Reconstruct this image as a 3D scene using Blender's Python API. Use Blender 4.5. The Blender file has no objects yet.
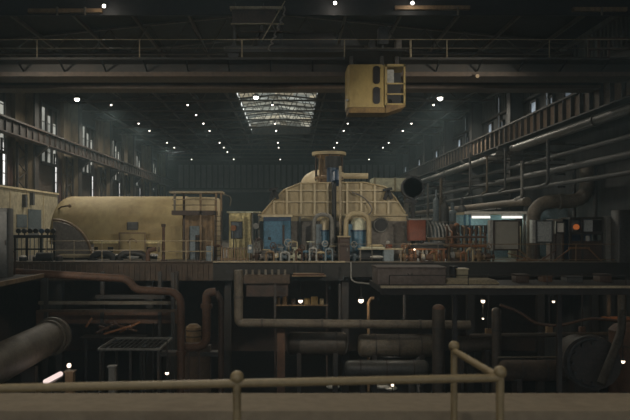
import bpy, bmesh, math, random
from mathutils import Vector, Matrix
random.seed(7)
PI = math.pi
scene = bpy.context.scene
COL = scene.collection
F = 700.0; VX = 290.0; VY = 226.0; EYE = 10.0; DECK = 7.9
def P(px, py, y): return Vector(((px - VX) * y / F, y, EYE + (VY - py) * y / F))
def X(px, y): return (px - VX) * y / F
def Z(py, y): return EYE + (VY - py) * y / F
ORD = ['first', 'second', 'third', 'fourth', 'fifth', 'sixth', 'seventh', 'eighth', 'ninth', 'tenth', 'eleventh', 'twelfth',
       'thirteenth', 'fourteenth', 'fifteenth', 'sixteenth', 'seventeenth', 'eighteenth', 'nineteenth', 'twentieth']

# ------------------------------------------------------------------ materials
def new_mat(name):
    m = bpy.data.materials.new(name); m.use_nodes = True
    nt = m.node_tree; nt.nodes.clear()
    out = nt.nodes.new('ShaderNodeOutputMaterial')
    return m, nt, out
def paint(name, base, stain=None, amount=0.5, scale=1.2, rough=0.6, metal=0.0, fine=0.25, bump=0.0, streak=1.0):
    """worn paint: base colour, blotches of a second colour with their own shape, fine mottling"""
    m, nt, out = new_mat(name); N = nt.nodes; L = nt.links
    b = N.new('ShaderNodeBsdfPrincipled'); L.new(b.outputs[0], out.inputs[0])
    b.inputs['Roughness'].default_value = rough; b.inputs['Metallic'].default_value = metal
    tc = N.new('ShaderNodeTexCoord'); mp = N.new('ShaderNodeMapping')
    mp.inputs['Scale'].default_value = (1, 1, 1.0 / streak)
    L.new(tc.outputs['Object'], mp.inputs['Vector'])
    n1 = N.new('ShaderNodeTexNoise'); n1.inputs['Scale'].default_value = scale; n1.inputs['Detail'].default_value = 6; n1.inputs['Roughness'].default_value = 0.65
    L.new(mp.outputs[0], n1.inputs['Vector'])
    r1 = N.new('ShaderNodeValToRGB'); r1.color_ramp.elements[0].position = 0.62 - 0.3 * amount; r1.color_ramp.elements[1].position = 0.78 - 0.1 * amount
    L.new(n1.outputs['Fac'], r1.inputs[0])
    n2 = N.new('ShaderNodeTexNoise'); n2.inputs['Scale'].default_value = scale * 7; n2.inputs['Detail'].default_value = 4
    L.new(mp.outputs[0], n2.inputs['Vector'])
    stain = stain or tuple(c * 0.5 for c in base)
    mx = N.new('ShaderNodeMix'); mx.data_type = 'RGBA'
    mx.inputs['A'].default_value = (*base, 1); mx.inputs['B'].default_value = (*stain, 1)
    L.new(r1.outputs[0], mx.inputs['Factor'])
    hs = N.new('ShaderNodeHueSaturation')
    mr = N.new('ShaderNodeMapRange'); mr.inputs['To Min'].default_value = 1 - fine; mr.inputs['To Max'].default_value = 1 + fine
    mr.inputs['From Min'].default_value = 0.3; mr.inputs['From Max'].default_value = 0.7
    L.new(n2.outputs['Fac'], mr.inputs['Value']); L.new(mr.outputs[0], hs.inputs['Value'])
    L.new(mx.outputs['Result'], hs.inputs['Color']); L.new(hs.outputs[0], b.inputs['Base Color'])
    if bump:
        bp = N.new('ShaderNodeBump'); bp.inputs['Strength'].default_value = bump; bp.inputs['Distance'].default_value = 0.05
        L.new(n2.outputs['Fac'], bp.inputs['Height']); L.new(bp.outputs[0], b.inputs['Normal'])
    return m
def glow(name, col, s):
    m, nt, out = new_mat(name)
    e = nt.nodes.new('ShaderNodeEmission'); e.inputs[0].default_value = (*col, 1); e.inputs[1].default_value = s
    nt.links.new(e.outputs[0], out.inputs[0]); return m
def daylight(name, col, s, scale=0.5, lo=0.15, dirt=None):
    """daylight seen through dirty panes"""
    m, nt, out = new_mat(name); N = nt.nodes; L = nt.links
    e = N.new('ShaderNodeEmission'); L.new(e.outputs[0], out.inputs[0])
    tc = N.new('ShaderNodeTexCoord'); v = N.new('ShaderNodeTexVoronoi'); v.inputs['Scale'].default_value = scale
    n = N.new('ShaderNodeTexNoise'); n.inputs['Scale'].default_value = scale * 1.3; n.inputs['Detail'].default_value = 5
    L.new(tc.outputs['Object'], v.inputs['Vector']); L.new(tc.outputs['Object'], n.inputs['Vector'])
    sp = N.new('ShaderNodeSeparateColor'); L.new(v.outputs['Color'], sp.inputs[0])
    mu = N.new('ShaderNodeMath'); mu.operation = 'MULTIPLY'; L.new(sp.outputs[0], mu.inputs[0]); L.new(n.outputs['Fac'], mu.inputs[1])
    mr = N.new('ShaderNodeMapRange'); mr.inputs['From Max'].default_value = 0.5; mr.inputs['To Min'].default_value = lo * s; mr.inputs['To Max'].default_value = s
    L.new(mu.outputs[0], mr.inputs['Value']); L.new(mr.outputs[0], e.inputs['Strength'])
    rp = N.new('ShaderNodeMix'); rp.data_type = 'RGBA'
    rp.inputs['A'].default_value = (*col, 1); rp.inputs['B'].default_value = (*(dirt or col), 1)
    L.new(sp.outputs[1], rp.inputs['Factor']); L.new(rp.outputs['Result'], e.inputs[0])
    return m

M = {}
M['concrete'] = paint('concrete', (0.165,0.13,0.085), (0.12,0.09,0.057), 0.45, 1.6, 0.85, fine=0.12, bump=0.15)
M['rail'] = paint('rail_paint', (0.23,0.17,0.085), (0.16,0.115,0.055), 0.35, 6, 0.45, fine=0.1)
M['floor_dark'] = paint('dark_floor', (0.018,0.016,0.014), (0.012,0.011,0.010), 0.6, 0.6, 0.7)
M['deck'] = paint('deck_plate', (0.085, 0.07, 0.055), (0.045, 0.038, 0.03), 0.6, 0.5, 0.55)
M['fascia'] = paint('fascia', (0.075,0.05,0.033), (0.038,0.026,0.019), 0.6, 0.9, 0.8)
M['roof'] = paint('roof_boards', (0.022, 0.021, 0.020), (0.014, 0.013, 0.013), 0.6, 0.4, 0.8)
M['steel'] = paint('dark_steel', (0.026, 0.023, 0.021), (0.045, 0.03, 0.02), 0.5, 1.3, 0.55)
M['truss'] = paint('truss_steel', (0.075, 0.06, 0.046), (0.045, 0.034, 0.026), 0.5, 1.3, 0.6)
M['crane'] = paint('crane_steel', (0.020, 0.017, 0.014), (0.036, 0.024, 0.015), 0.45, 0.5, 0.6)
M['crane_flange'] = paint('crane_flange', (0.075, 0.048, 0.030), (0.04, 0.025, 0.016), 0.5, 0.8, 0.55)
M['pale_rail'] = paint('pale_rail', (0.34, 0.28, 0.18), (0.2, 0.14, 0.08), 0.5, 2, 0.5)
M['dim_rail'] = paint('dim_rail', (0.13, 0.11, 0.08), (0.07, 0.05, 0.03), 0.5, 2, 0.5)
M['cream'] = paint('cream_paint', (0.335,0.262,0.125), (0.21,0.145,0.062), 0.45, 0.55, 0.72, fine=0.1, streak=2.0)
M['cream_rib'] = paint('cream_rib', (0.52,0.44,0.285), (0.36,0.28,0.16), 0.45, 0.9, 0.5, fine=0.1, streak=2)
M['cream_panel'] = paint('cream_panel', (0.37,0.30,0.175), (0.26,0.19,0.10), 0.5, 0.9, 0.55, fine=0.12, streak=2)
M['tan'] = paint('tan_paint', (0.2,0.13,0.065), (0.1,0.062,0.032), 0.6, 0.9, 0.6, streak=2)
M['pale'] = paint('pale_green_paint', (0.5,0.5,0.37), (0.38,0.36,0.25), 0.4, 0.7, 0.5)
M['wall_cream'] = paint('wall_cream', (0.30, 0.265, 0.175), (0.19, 0.165, 0.11), 0.45, 0.5, 0.7)
M['yellow'] = paint('cab_yellow', (0.34,0.25,0.095), (0.20,0.138,0.05), 0.4, 1.1, 0.5, fine=0.1, streak=2)
M['yellow_dirty'] = paint('cab_yellow_dirty', (0.2,0.125,0.04), (0.09,0.05,0.02), 0.6, 2.0, 0.6)
M['blue'] = paint('blue_paint', (0.06, 0.15, 0.225), (0.045, 0.09, 0.12), 0.5, 1.2, 0.45)
M['blue_dark'] = paint('dark_blue_paint', (0.022, 0.05, 0.10), (0.015, 0.03, 0.05), 0.5, 1.5, 0.45)
M['blue_grey'] = paint('blue_grey_paint', (0.14, 0.175, 0.195), (0.09, 0.11, 0.12), 0.5, 1.2, 0.5)
M['grey'] = paint('grey_paint', (0.17,0.165,0.148), (0.11,0.105,0.09), 0.5, 1.1, 0.6)
M['grey_light'] = paint('light_grey_paint', (0.30, 0.30, 0.28), (0.2, 0.2, 0.18), 0.4, 1.0, 0.6)
M['grey_dark'] = paint('dark_grey_paint', (0.055, 0.055, 0.053), (0.035, 0.034, 0.032), 0.5, 1.2, 0.6)
M['grey_brown'] = paint('grey_brown_paint', (0.165,0.145,0.125), (0.11,0.095,0.08), 0.4, 0.9, 0.65)
M['red'] = paint('red_brown_paint', (0.17, 0.045, 0.022), (0.1, 0.03, 0.016), 0.5, 1.5, 0.6)
M['rust'] = paint('rust', (0.095,0.047,0.026), (0.05,0.028,0.019), 0.55, 2.2, 0.7, bump=0.1)
M['rust_orange'] = paint('rust_orange', (0.24, 0.10, 0.04), (0.12, 0.055, 0.025), 0.5, 3, 0.7)
M['lagging'] = paint('pipe_lagging', (0.105,0.085,0.06), (0.05,0.038,0.027), 0.55, 1.4, 0.6, metal=0.0, bump=0.3)
M['lagging_light'] = paint('light_pipe_lagging', (0.085,0.083,0.076), (0.055,0.05,0.043), 0.5, 1.4, 0.4, metal=0.15)
M['lagging_dark'] = paint('dark_pipe_lagging', (0.055,0.043,0.033), (0.03,0.023,0.018), 0.55, 1.2, 0.6, bump=0.2)
M['box_brown'] = paint('box_brown_paint', (0.14,0.11,0.093), (0.1,0.08,0.067), 0.4, 0.9, 0.7)
M['plinth'] = paint('plinth_concrete', (0.3,0.25,0.16), (0.2,0.165,0.11), 0.4, 2, 0.85)
M['board'] = paint('board_paint', (0.27, 0.255, 0.215), (0.2, 0.185, 0.15), 0.4, 1.0, 0.7, fine=0.05)
M['glass_pale'] = paint('pale_glass', (0.36, 0.38, 0.37), (0.24, 0.26, 0.25), 0.4, 1.5, 0.2)
M['kiosk'] = paint('kiosk_yellow', (0.66, 0.56, 0.28), (0.45, 0.36, 0.16), 0.4, 1.0, 0.6)
M['black'] = paint('black_paint', (0.010, 0.010, 0.011), (0.018, 0.016, 0.014), 0.4, 1.5, 0.6)
M['brown_dark'] = paint('dark_brown_paint', (0.055, 0.032, 0.022), (0.03, 0.02, 0.015), 0.5, 2, 0.6)
M['wood'] = paint('weathered_wood', (0.20, 0.10, 0.045), (0.1, 0.055, 0.03), 0.5, 2.5, 0.8)
M['white'] = paint('white_plastic', (0.6, 0.58, 0.52), (0.42, 0.4, 0.35), 0.35, 3, 0.5)
M['wall_brick'] = paint('brown_wall', (0.045, 0.030, 0.021), (0.028, 0.02, 0.015), 0.5, 0.45, 0.85)
M['pier'] = paint('brown_pier', (0.135,0.105,0.068), (0.07,0.055,0.037), 0.55, 0.5, 0.85, streak=3)
M['pier_red'] = paint('red_wall_panel', (0.05,0.022,0.016), (0.028,0.017,0.014), 0.5, 0.6, 0.85)
M['clad'] = paint('grey_cladding', (0.055,0.058,0.058), (0.032,0.034,0.034), 0.55, 0.45, 0.7, streak=4)
M['clad_light'] = paint('light_cladding', (0.12, 0.125, 0.12), (0.07, 0.073, 0.07), 0.5, 0.6, 0.7, streak=4)
M['end_wall'] = paint('end_wall', (0.022,0.024,0.027), (0.014,0.016,0.018), 0.5, 0.2, 0.8)
M['girder_brown'] = paint('girder_brown', (0.15,0.105,0.072), (0.085,0.058,0.042), 0.5, 0.7, 0.6)
M['glass_dark'] = paint('dark_glass', (0.022, 0.018, 0.016), (0.016, 0.014, 0.013), 0.3, 1, 0.12)
M['glass_grey'] = paint('grey_glass', (0.11, 0.13, 0.14), (0.08, 0.095, 0.1), 0.4, 1, 0.15)
M['lamp'] = glow('lamp_glass', (1.0, 0.90, 0.80), 6.0)
M['lamp_big'] = glow('floodlight_glass', (1.0, 0.95, 0.86), 16.0)
M['lamp_warm'] = glow('warm_lamp_glass', (1.0, 0.80, 0.60), 3.0)
M['lamp_dim'] = glow('dim_lamp_glass', (1.0, 0.72, 0.42), 0.30)
M['lamp_orange'] = glow('orange_lamp_glass', (1.0, 0.27, 0.07), 0.25)
M['tube_pink'] = glow('fluorescent_tube', (1.0, 0.80, 0.74), 1.0)
M['tube_white'] = glow('fluorescent_white', (1.0, 0.95, 0.88), 1.3)
M['win'] = daylight('window_daylight', (0.95, 0.97, 0.86), 0.42, 0.8, 0.25)
M['slit'] = daylight('window_slit_daylight', (0.98, 0.98, 0.95), 2.0, 0.7, 0.35)
M['win_blue'] = daylight('window_blue_daylight', (0.72, 0.85, 0.95), 0.45, 0.8, 0.2)
M['slit_blue'] = daylight('slit_blue_daylight', (0.75, 0.86, 0.9), 0.35, 0.8, 0.2)
M['skylight'] = daylight('skylight_glass', (0.80, 0.88, 0.80), 0.6, 0.42, 0.14, (0.95, 0.85, 0.6))
M['skyside'] = daylight('clerestory_glass', (0.9, 0.95, 0.9), 2.2, 0.6, 0.3)

# ------------------------------------------------------------------ mesh builder
class MB:
    def __init__(s): s.v = []; s.f = []
    def add(s, vs, fs):
        o = len(s.v); s.v += [Vector(q) for q in vs]; s.f += [[i + o for i in f] for f in fs]; return s
    def box(s, x0, x1, y0, y1, z0, z1):
        if x0 > x1: x0, x1 = x1, x0
        if y0 > y1: y0, y1 = y1, y0
        if z0 > z1: z0, z1 = z1, z0
        return s.add([(x0,y0,z0),(x1,y0,z0),(x1,y1,z0),(x0,y1,z0),(x0,y0,z1),(x1,y0,z1),(x1,y1,z1),(x0,y1,z1)],
                     [(0,3,2,1),(4,5,6,7),(0,1,5,4),(1,2,6,5),(2,3,7,6),(3,0,4,7)])
    def cbox(s, x0, x1, y0, y1, z0, z1, c=0.04):
        """box with chamfered vertical and top edges"""
        lo = [(x0+c,y0),(x1-c,y0),(x1,y0+c),(x1,y1-c),(x1-c,y1),(x0+c,y1),(x0,y1-c),(x0,y0+c)]
        cx, cy = (x0+x1)/2, (y0+y1)/2
        vs = [(a,b,z0) for a,b in lo] + [(a,b,z1-c) for a,b in lo]
        vs += [(a + (c if a < cx else -c)*0.7, b + (c if b < cy else -c)*0.7, z1) for a,b in lo]
        fs = [list(range(7,-1,-1)), list(range(16,24))]
        for k in range(2):
            for i in range(8):
                j = (i+1) % 8; fs.append((k*8+i, k*8+j, k*8+8+j, k*8+8+i))
        return s.add(vs, fs)
    def bar(s, a, b, w, h=None):
        """rectangular bar between two points"""
        h = h or w; a = Vector(a); b = Vector(b); d = (b-a).normalized()
        up = Vector((0,0,1)) if abs(d.z) < 0.95 else Vector((0,1,0))
        sx = d.cross(up).normalized()*w/2; sz = sx.cross(d).normalized()*h/2
        vs = [a-sx-sz, a+sx-sz, a+sx+sz, a-sx+sz, b-sx-sz, b+sx-sz, b+sx+sz, b-sx+sz]
        return s.add(vs, [(0,1,2,3),(7,6,5,4),(0,4,5,1),(1,5,6,2),(2,6,7,3),(3,7,4,0)])
    def cyl(s, a, b, r, r2=None, seg=16):
        return s.rings([a, b], [r, r if r2 is None else r2], seg)
    def rings(s, pts, rad, seg=16, cap=True):
        pts = [Vector(p) for p in pts]; n = len(pts)
        tang = []
        for i in range(n):
            t = pts[min(i+1,n-1)] - pts[max(i-1,0)]
            tang.append(t.normalized() if t.length > 1e-9 else Vector((0,0,1)))
        u = Vector((0,0,1)) if abs(tang[0].z) < 0.9 else Vector((1,0,0))
        u = (u - tang[0]*u.dot(tang[0])).normalized()
        vs = []
        for i in range(n):
            u = (u - tang[i]*u.dot(tang[i])).normalized(); w = tang[i].cross(u)
            for k in range(seg):
                a = 2*PI*k/seg; vs.append(pts[i] + (u*math.cos(a) + w*math.sin(a))*rad[i])
        fs = []
        for i in range(n-1):
            for k in range(seg):
                j = (k+1) % seg; fs.append((i*seg+k, i*seg+j, (i+1)*seg+j, (i+1)*seg+k))
        if cap: fs += [list(range(seg-1,-1,-1)), list(range((n-1)*seg, n*seg))]
        return s.add(vs, fs)
    def tube(s, pts, r, bend=None, seg=12, cap=True):
        """pipe along a polyline with rounded bends"""
        pts = [Vector(p) for p in pts]; bend = bend if bend is not None else r*2.5
        out = [pts[0]]
        for i in range(1, len(pts)-1):
            a, b, c = pts[i-1], pts[i], pts[i+1]
            la, lc = (a-b).length, (c-b).length
            k = min(bend, la*0.48, lc*0.48)
            p, q = b + (a-b).normalized()*k, b + (c-b).normalized()*k
            for t in (0, .17, .33, .5, .67, .83, 1):
                out.append(p*(1-t)**2 + b*2*t*(1-t) + q*t*t)
        out.append(pts[-1])
        return s.rings(out, [r]*len(out), seg, cap)
    def sphere(s, c, r, sc=(1,1,1), seg=14, rn=8):
        c = Vector(c); vs = [c + Vector((0,0,r*sc[2]))]
        for i in range(1, rn):
            t = PI*i/rn
            for k in range(seg):
                a = 2*PI*k/seg
                vs.append(c + Vector((r*sc[0]*math.sin(t)*math.cos(a), r*sc[1]*math.sin(t)*math.sin(a), r*sc[2]*math.cos(t))))
        vs.append(c - Vector((0,0,r*sc[2]))); fs = []
        for k in range(seg):
            j = (k+1) % seg; fs.append((0, 1+k, 1+j)); e = 1+(rn-2)*seg; fs.append((len(vs)-1, e+j, e+k))
        for i in range(rn-2):
            for k in range(seg):
                j = (k+1) % seg; a = 1+i*seg; fs.append((a+k, a+seg+k, a+seg+j, a+j))
        return s.add(vs, fs)
    def torus(s, c, R, r, axis='Y', a0=0, a1=2*PI, seg=20, ts=8):
        c = Vector(c); pts = []
        full = abs(a1-a0) > 2*PI-1e-3
        for i in range(seg + (0 if full else 1)):
            a = a0 + (a1-a0)*i/seg
            d = {'Y': Vector((math.cos(a),0,math.sin(a))), 'X': Vector((0,math.cos(a),math.sin(a))), 'Z': Vector((math.cos(a),math.sin(a),0))}[axis]
            ax = {'Y': Vector((0,1,0)), 'X': Vector((1,0,0)), 'Z': Vector((0,0,1))}[axis]
            for k in range(ts):
                b = 2*PI*k/ts; pts.append(c + d*(R + r*math.cos(b)) + ax*r*math.sin(b))
        n = len(pts)//ts; fs = []
        for i in range(n if full else n-1):
            for k in range(ts):
                j = (k+1) % ts; q = (i+1) % n; fs.append((i*ts+k, q*ts+k, q*ts+j, i*ts+j))
        if not full: fs += [list(range(ts)), list(range((n-1)*ts, n*ts))]
        return s.add(pts, fs)
    def prism(s, poly, axis, a, b):
        """extrude a 2-D outline: axis 'Y' poly is (x,z); 'X' poly is (y,z); 'Z' poly is (x,y)"""
        def q(p, t): return {'Y': (p[0], t, p[1]), 'X': (t, p[0], p[1]), 'Z': (p[0], p[1], t)}[axis]
        n = len(poly); vs = [q(p, a) for p in poly] + [q(p, b) for p in poly]
        fs = [list(range(n)), list(range(2*n-1, n-1, -1))]
        for i in range(n): fs.append((i, i+n, (i+1) % n + n, (i+1) % n))
        return s.add(vs, fs)
    def loft(s, secs, cap=True):
        n = len(secs[0]); vs = [p for q in secs for p in q]; fs = []
        for i in range(len(secs)-1):
            for k in range(n):
                j = (k+1) % n; fs.append((i*n+k, i*n+j, (i+1)*n+j, (i+1)*n+k))
        if cap: fs += [list(range(n-1,-1,-1)), list(range((len(secs)-1)*n, len(secs)*n))]
        return s.add(vs, fs)
    def base(s):
        xs = [q.x for q in s.v]; ys = [q.y for q in s.v]; zs = [q.z for q in s.v]
        return Vector(((min(xs)+max(xs))/2, (min(ys)+max(ys))/2, min(zs)))
    def build(s, name, mat, parent=None):
        if parent is None: org = s.base(); wo = org
        else: wo = world_of(parent); org = Vector((0,0,0))
        me = bpy.data.meshes.new(name)
        me.from_pydata([tuple(q - wo) for q in s.v], [], s.f)
        me.validate(); me.update()
        bm = bmesh.new(); bm.from_mesh(me); bmesh.ops.recalc_face_normals(bm, faces=bm.faces[:]); bm.to_mesh(me); bm.free()
        me.polygons.foreach_set('use_smooth', [True]*len(me.polygons))
        me.set_sharp_from_angle(angle=math.radians(38))
        me.materials.append(M[mat])
        o = bpy.data.objects.new(name, me); COL.objects.link(o)
        if parent is not None: o.parent = parent
        else: o.location = org
        return o
def world_of(o):
    w = Vector((0,0,0))
    while o is not None: w = w + Vector(o.location); o = o.parent
    return w
def tag(o, label, cat, group=None):
    o['label'] = label; o['category'] = cat
    if group: o['group'] = group
    return o
def thing(name, label, cat, loc, group=None):
    o = bpy.data.objects.new(name, None); o.empty_display_size = 0.2; COL.objects.link(o); o.location = loc
    return tag(o, label, cat, group)
def solo(m, name, mat, label, cat, group=None): return tag(m.build(name, mat), label, cat, group)
def struct(m, name, mat, parent=None):
    o = m.build(name, mat, parent)
    if parent is None: o['kind'] = 'structure'
    return o
def copy_tree(o, loc, label, group=None):
    c = o.copy(); COL.objects.link(c); c.location = loc; c['label'] = label
    if group: c['group'] = group
    for ch in list(o.children):
        d = ch.copy(); COL.objects.link(d); d.parent = c
        for g in list(ch.children):
            e = g.copy(); COL.objects.link(e); e.parent = d
    return c
def pipe(name, mat, label, cat, pts, r, flanges=(), bend=None, group=None, seg=14, fl_mat=None, fr=1.4, fw=0.5):
    o = solo(MB().tube(pts, r, bend, seg), name, mat, label, cat, group)
    for (p, d) in flanges:
        p = Vector(p); d = Vector(d).normalized()*r*fw
        MB().cyl(p-d, p+d, r*fr, seg=seg).build('flange', fl_mat or mat, o)
    return o
def point_light(name, loc, w, col=(1,0.9,0.78), r=0.15):
    l = bpy.data.lights.new(name, 'POINT'); l.energy = w; l.color = col; l.shadow_soft_size = r
    o = bpy.data.objects.new(name, l); COL.objects.link(o); o.location = loc; return o
def down_light(name, loc, w, col=(1,0.93,0.78), size=0.6, spread=170):
    l = bpy.data.lights.new(name, 'AREA'); l.shape = 'DISK'; l.size = size; l.energy = w; l.color = col; l.spread = math.radians(spread)
    o = bpy.data.objects.new(name, l); COL.objects.link(o); o.location = loc; return o
def railing(label, a, b, z, h=1.1, step=1.6, mat='pale_rail', r=0.025, rails=(1.0, 0.5), toe=False, group=None, name='guard_railing'):
    a = Vector((a[0], a[1], z)); b = Vector((b[0], b[1], z)); n = max(1, round((b-a).length/step))
    t = thing(name, label, 'railing', (a+b)/2, group)
    for i in range(n+1):
        p = a.lerp(b, i/n); MB().cyl(p, p + Vector((0,0,h)), r*1.15, seg=8).build('post', mat, t)
    for k in rails:
        MB().cyl(a + Vector((0,0,h*k)), b + Vector((0,0,h*k)), r, seg=8).build('top_rail' if k == 1.0 else 'mid_rail', mat, t)
    if toe: MB().bar(a + Vector((0,0,0.07)), b + Vector((0,0,0.07)), 0.02, 0.14).build('toe_board', mat, t)
    return t

# ------------------------------------------------------------------ camera, world
cd = bpy.data.cameras.new('camera'); cam = bpy.data.objects.new('camera', cd); COL.objects.link(cam)
cam.location = (0, 0, EYE); cam.rotation_euler = (PI/2, 0, 0)
cd.lens = 40; cd.sensor_width = 36; cd.sensor_fit = 'HORIZONTAL'; cd.clip_end = 400; cd.clip_start = 0.1
cd.shift_x = (315 - VX)/630; cd.shift_y = (VY - 210)/630
cd.dof.use_dof = True; cd.dof.focus_distance = 42; cd.dof.aperture_fstop = 3.2
scene.camera = cam
w = bpy.data.worlds.new('world'); scene.world = w; w.use_nodes = True
bg = w.node_tree.nodes['Background']; bg.inputs[0].default_value = (0.92, 0.97, 1.0, 1); bg.inputs[1].default_value = 0.6
vs = scene.view_settings; scene.display_settings.display_device = 'sRGB'
vs.view_transform = 'Standard'; vs.look = 'None'; vs.gamma = 1.0; vs.use_curve_mapping = False; vs.exposure = 0.0

# ------------------------------------------------------------------ the setting
XL, XR, YE = -20.0, 19.6, 110.0
CX = -1.35; EAVE = 21.2; RIDGE = 23.3
def roof_z(x): return EAVE + (RIDGE-EAVE)*(1 - abs(x-CX)/(XR-CX))
struct(MB().box(XL-.4, XR+.4, -8, YE+.4, -0.4, 0.0), 'floor', 'floor_dark')
m = MB(); LX0, LX1, LY0, LY1 = -5.3, 2.75, 56.0, 97.0
def roof_piece(x0, x1, y0, y1):
    a, b = roof_z(x0), roof_z(x1)
    m.add([(x0,y0,a),(x1,y0,b),(x1,y1,b),(x0,y1,a),(x0,y0,a+.3),(x1,y0,b+.3),(x1,y1,b+.3),(x0,y1,a+.3)],
          [(0,3,2,1),(4,5,6,7),(0,1,5,4),(1,2,6,5),(2,3,7,6),(3,0,4,7)])
roof_piece(XL-.4, LX0, -8, YE+.4); roof_piece(LX1, XR+.4, -8, YE+.4)
roof_piece(LX0, CX, -8, LY0); roof_piece(CX, LX1, -8, LY0); roof_piece(LX0, CX, LY1, YE+.4); roof_piece(CX, LX1, LY1, YE+.4)
struct(m, 'ceiling', 'roof')
struct(MB().box(XL-.4, XL, -8, YE+.4, 0, 22.0), 'wall_left', 'wall_brick')
struct(MB().box(XR, XR+.4, -8, YE+.4, 0, 22.0), 'wall_right', 'clad')
struct(MB().prism([(XL,0),(XR,0),(XR,21.3),(CX,23.6),(XL,21.3)], 'Y', YE, YE+.4), 'wall_back', 'end_wall')
# operating floor around the pit, camera platform, walkway along the left wall
XPIT = -10.7
struct(MB().box(XL, XR, 40.6, YE, DECK-.45, DECK), 'floor_operating', 'deck')
struct(MB().box(3.1, XR, 24.0, 27.3, DECK-.2, DECK), 'floor_right_bay', 'floor_dark')
struct(MB().box(XL, XPIT, -8, 30.3, DECK-.2, DECK), 'floor_left_walkway', 'floor_dark')
struct(MB().box(XPIT, XR, -8, 5.05, DECK-.5, DECK), 'floor_platform', 'deck')
struct(MB().cbox(XL, XR, 4.52, 5.05, DECK, 8.80, 0.03), 'wall_parapet', 'concrete')
struct(MB().box(XL, XR, 56, 56.4, 0, DECK-.45), 'wall_lower_back', 'brown_dark')
# fascia of the operating floor (left of the pit, ribbed brown)
m = MB(); m.box(XPIT-6, X(213,40.4), 40.4, 40.6, DECK-1.05, DECK-.05)
struct(MB().box(X(213,40.4), 3.1, 40.4, 40.6, DECK-1.05, DECK-.02), 'trim_94', 'floor_dark')
for i in range(40): m.box(XPIT-6+i*.305, XPIT-6+i*.305+.1, 40.33, 40.4, DECK-1.0, DECK-.1)
struct(m, 'trim_1', 'fascia')
struct(MB().box(XPIT-7, X(213,40.3), 40.25, 40.7, DECK, DECK+.05), 'trim_2', 'fascia')
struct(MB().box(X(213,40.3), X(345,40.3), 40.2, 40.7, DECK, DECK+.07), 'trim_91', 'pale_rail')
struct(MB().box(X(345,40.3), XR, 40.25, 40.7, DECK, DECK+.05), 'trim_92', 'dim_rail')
struct(MB().box(3.1, XR, 40.4, 40.6, DECK-.85, DECK-.02), 'trim_93', 'floor_dark')
struct(MB().box(3.1, XR, 23.85, 24.1, DECK-.02, DECK+.05), 'trim_3', 'pale_rail')
struct(MB().box(3.1, XR, 23.9, 24.1, DECK-.25, DECK-.02), 'trim_90', 'floor_dark')
struct(MB().box(XPIT-.1, XPIT+.06, 5.1, 30.3, DECK-.12, DECK+.04), 'trim_4', 'tan')

# lantern skylight in the roof
zl = roof_z(LX0) + .3
nw = 0
def window(m_glass, mat, m_frame=None, fmat='steel'):
    global nw
    nw += 1
    o = struct(m_glass, 'window_%d' % nw, mat)
    if m_frame: m_frame.build('window_frame', fmat, o)
    return o
for (xs, sgn) in ((LX0, -1), (LX1, 1)):
    fr = MB()
    for i in range(14): fr.box(xs-.06, xs+.06, LY0+i*3.15-.06, LY0+i*3.15+.06, zl-.35, zl+.35)
    fr.box(xs-.08, xs+.08, LY0, LY1, zl-.4, zl-.25); fr.box(xs-.08, xs+.08, LY0, LY1, zl+.3, zl+.42)
    window(MB().box(xs+sgn*.02-.01, xs+sgn*.02+.01, LY0, LY1, zl-.25, zl+.35), 'skyside', fr)
zr = zl + .85
for (xa, xb) in ((LX0, CX), (CX, LX1)):
    za, zb = (zl+.4, zr) if xa == LX0 else (zr, zl+.4)
    fr = MB()
    for i in range(14): fr.bar((xa, LY0+i*3.15, za-.05), (xb, LY0+i*3.15, zb-.05), .06, .07)
    for k in range(5):
        t = k/4; fr.bar((xa+(xb-xa)*t, LY0, za+(zb-za)*t-.05), (xa+(xb-xa)*t, LY1, za+(zb-za)*t-.05), .05, .06)
    window(MB().add([(xa,LY0,za),(xb,LY0,zb),(xb,LY1,zb),(xa,LY1,za),(xa,LY0,za+.03),(xb,LY0,zb+.03),(xb,LY1,zb+.03),(xa,LY1,za+.03)],
                    [(0,3,2,1),(4,5,6,7),(0,1,5,4),(1,2,6,5),(2,3,7,6),(3,0,4,7)]), 'skylight', fr)
for y in (LY0, LY1): struct(MB().prism([(LX0,zl-.4),(LX1,zl-.4),(LX1,zl+.4),(CX,zr),(LX0,zl+.4)], 'Y', y-.06, y+.06), 'trim_%d' % (5 if y == LY0 else 6), 'steel')

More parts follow.
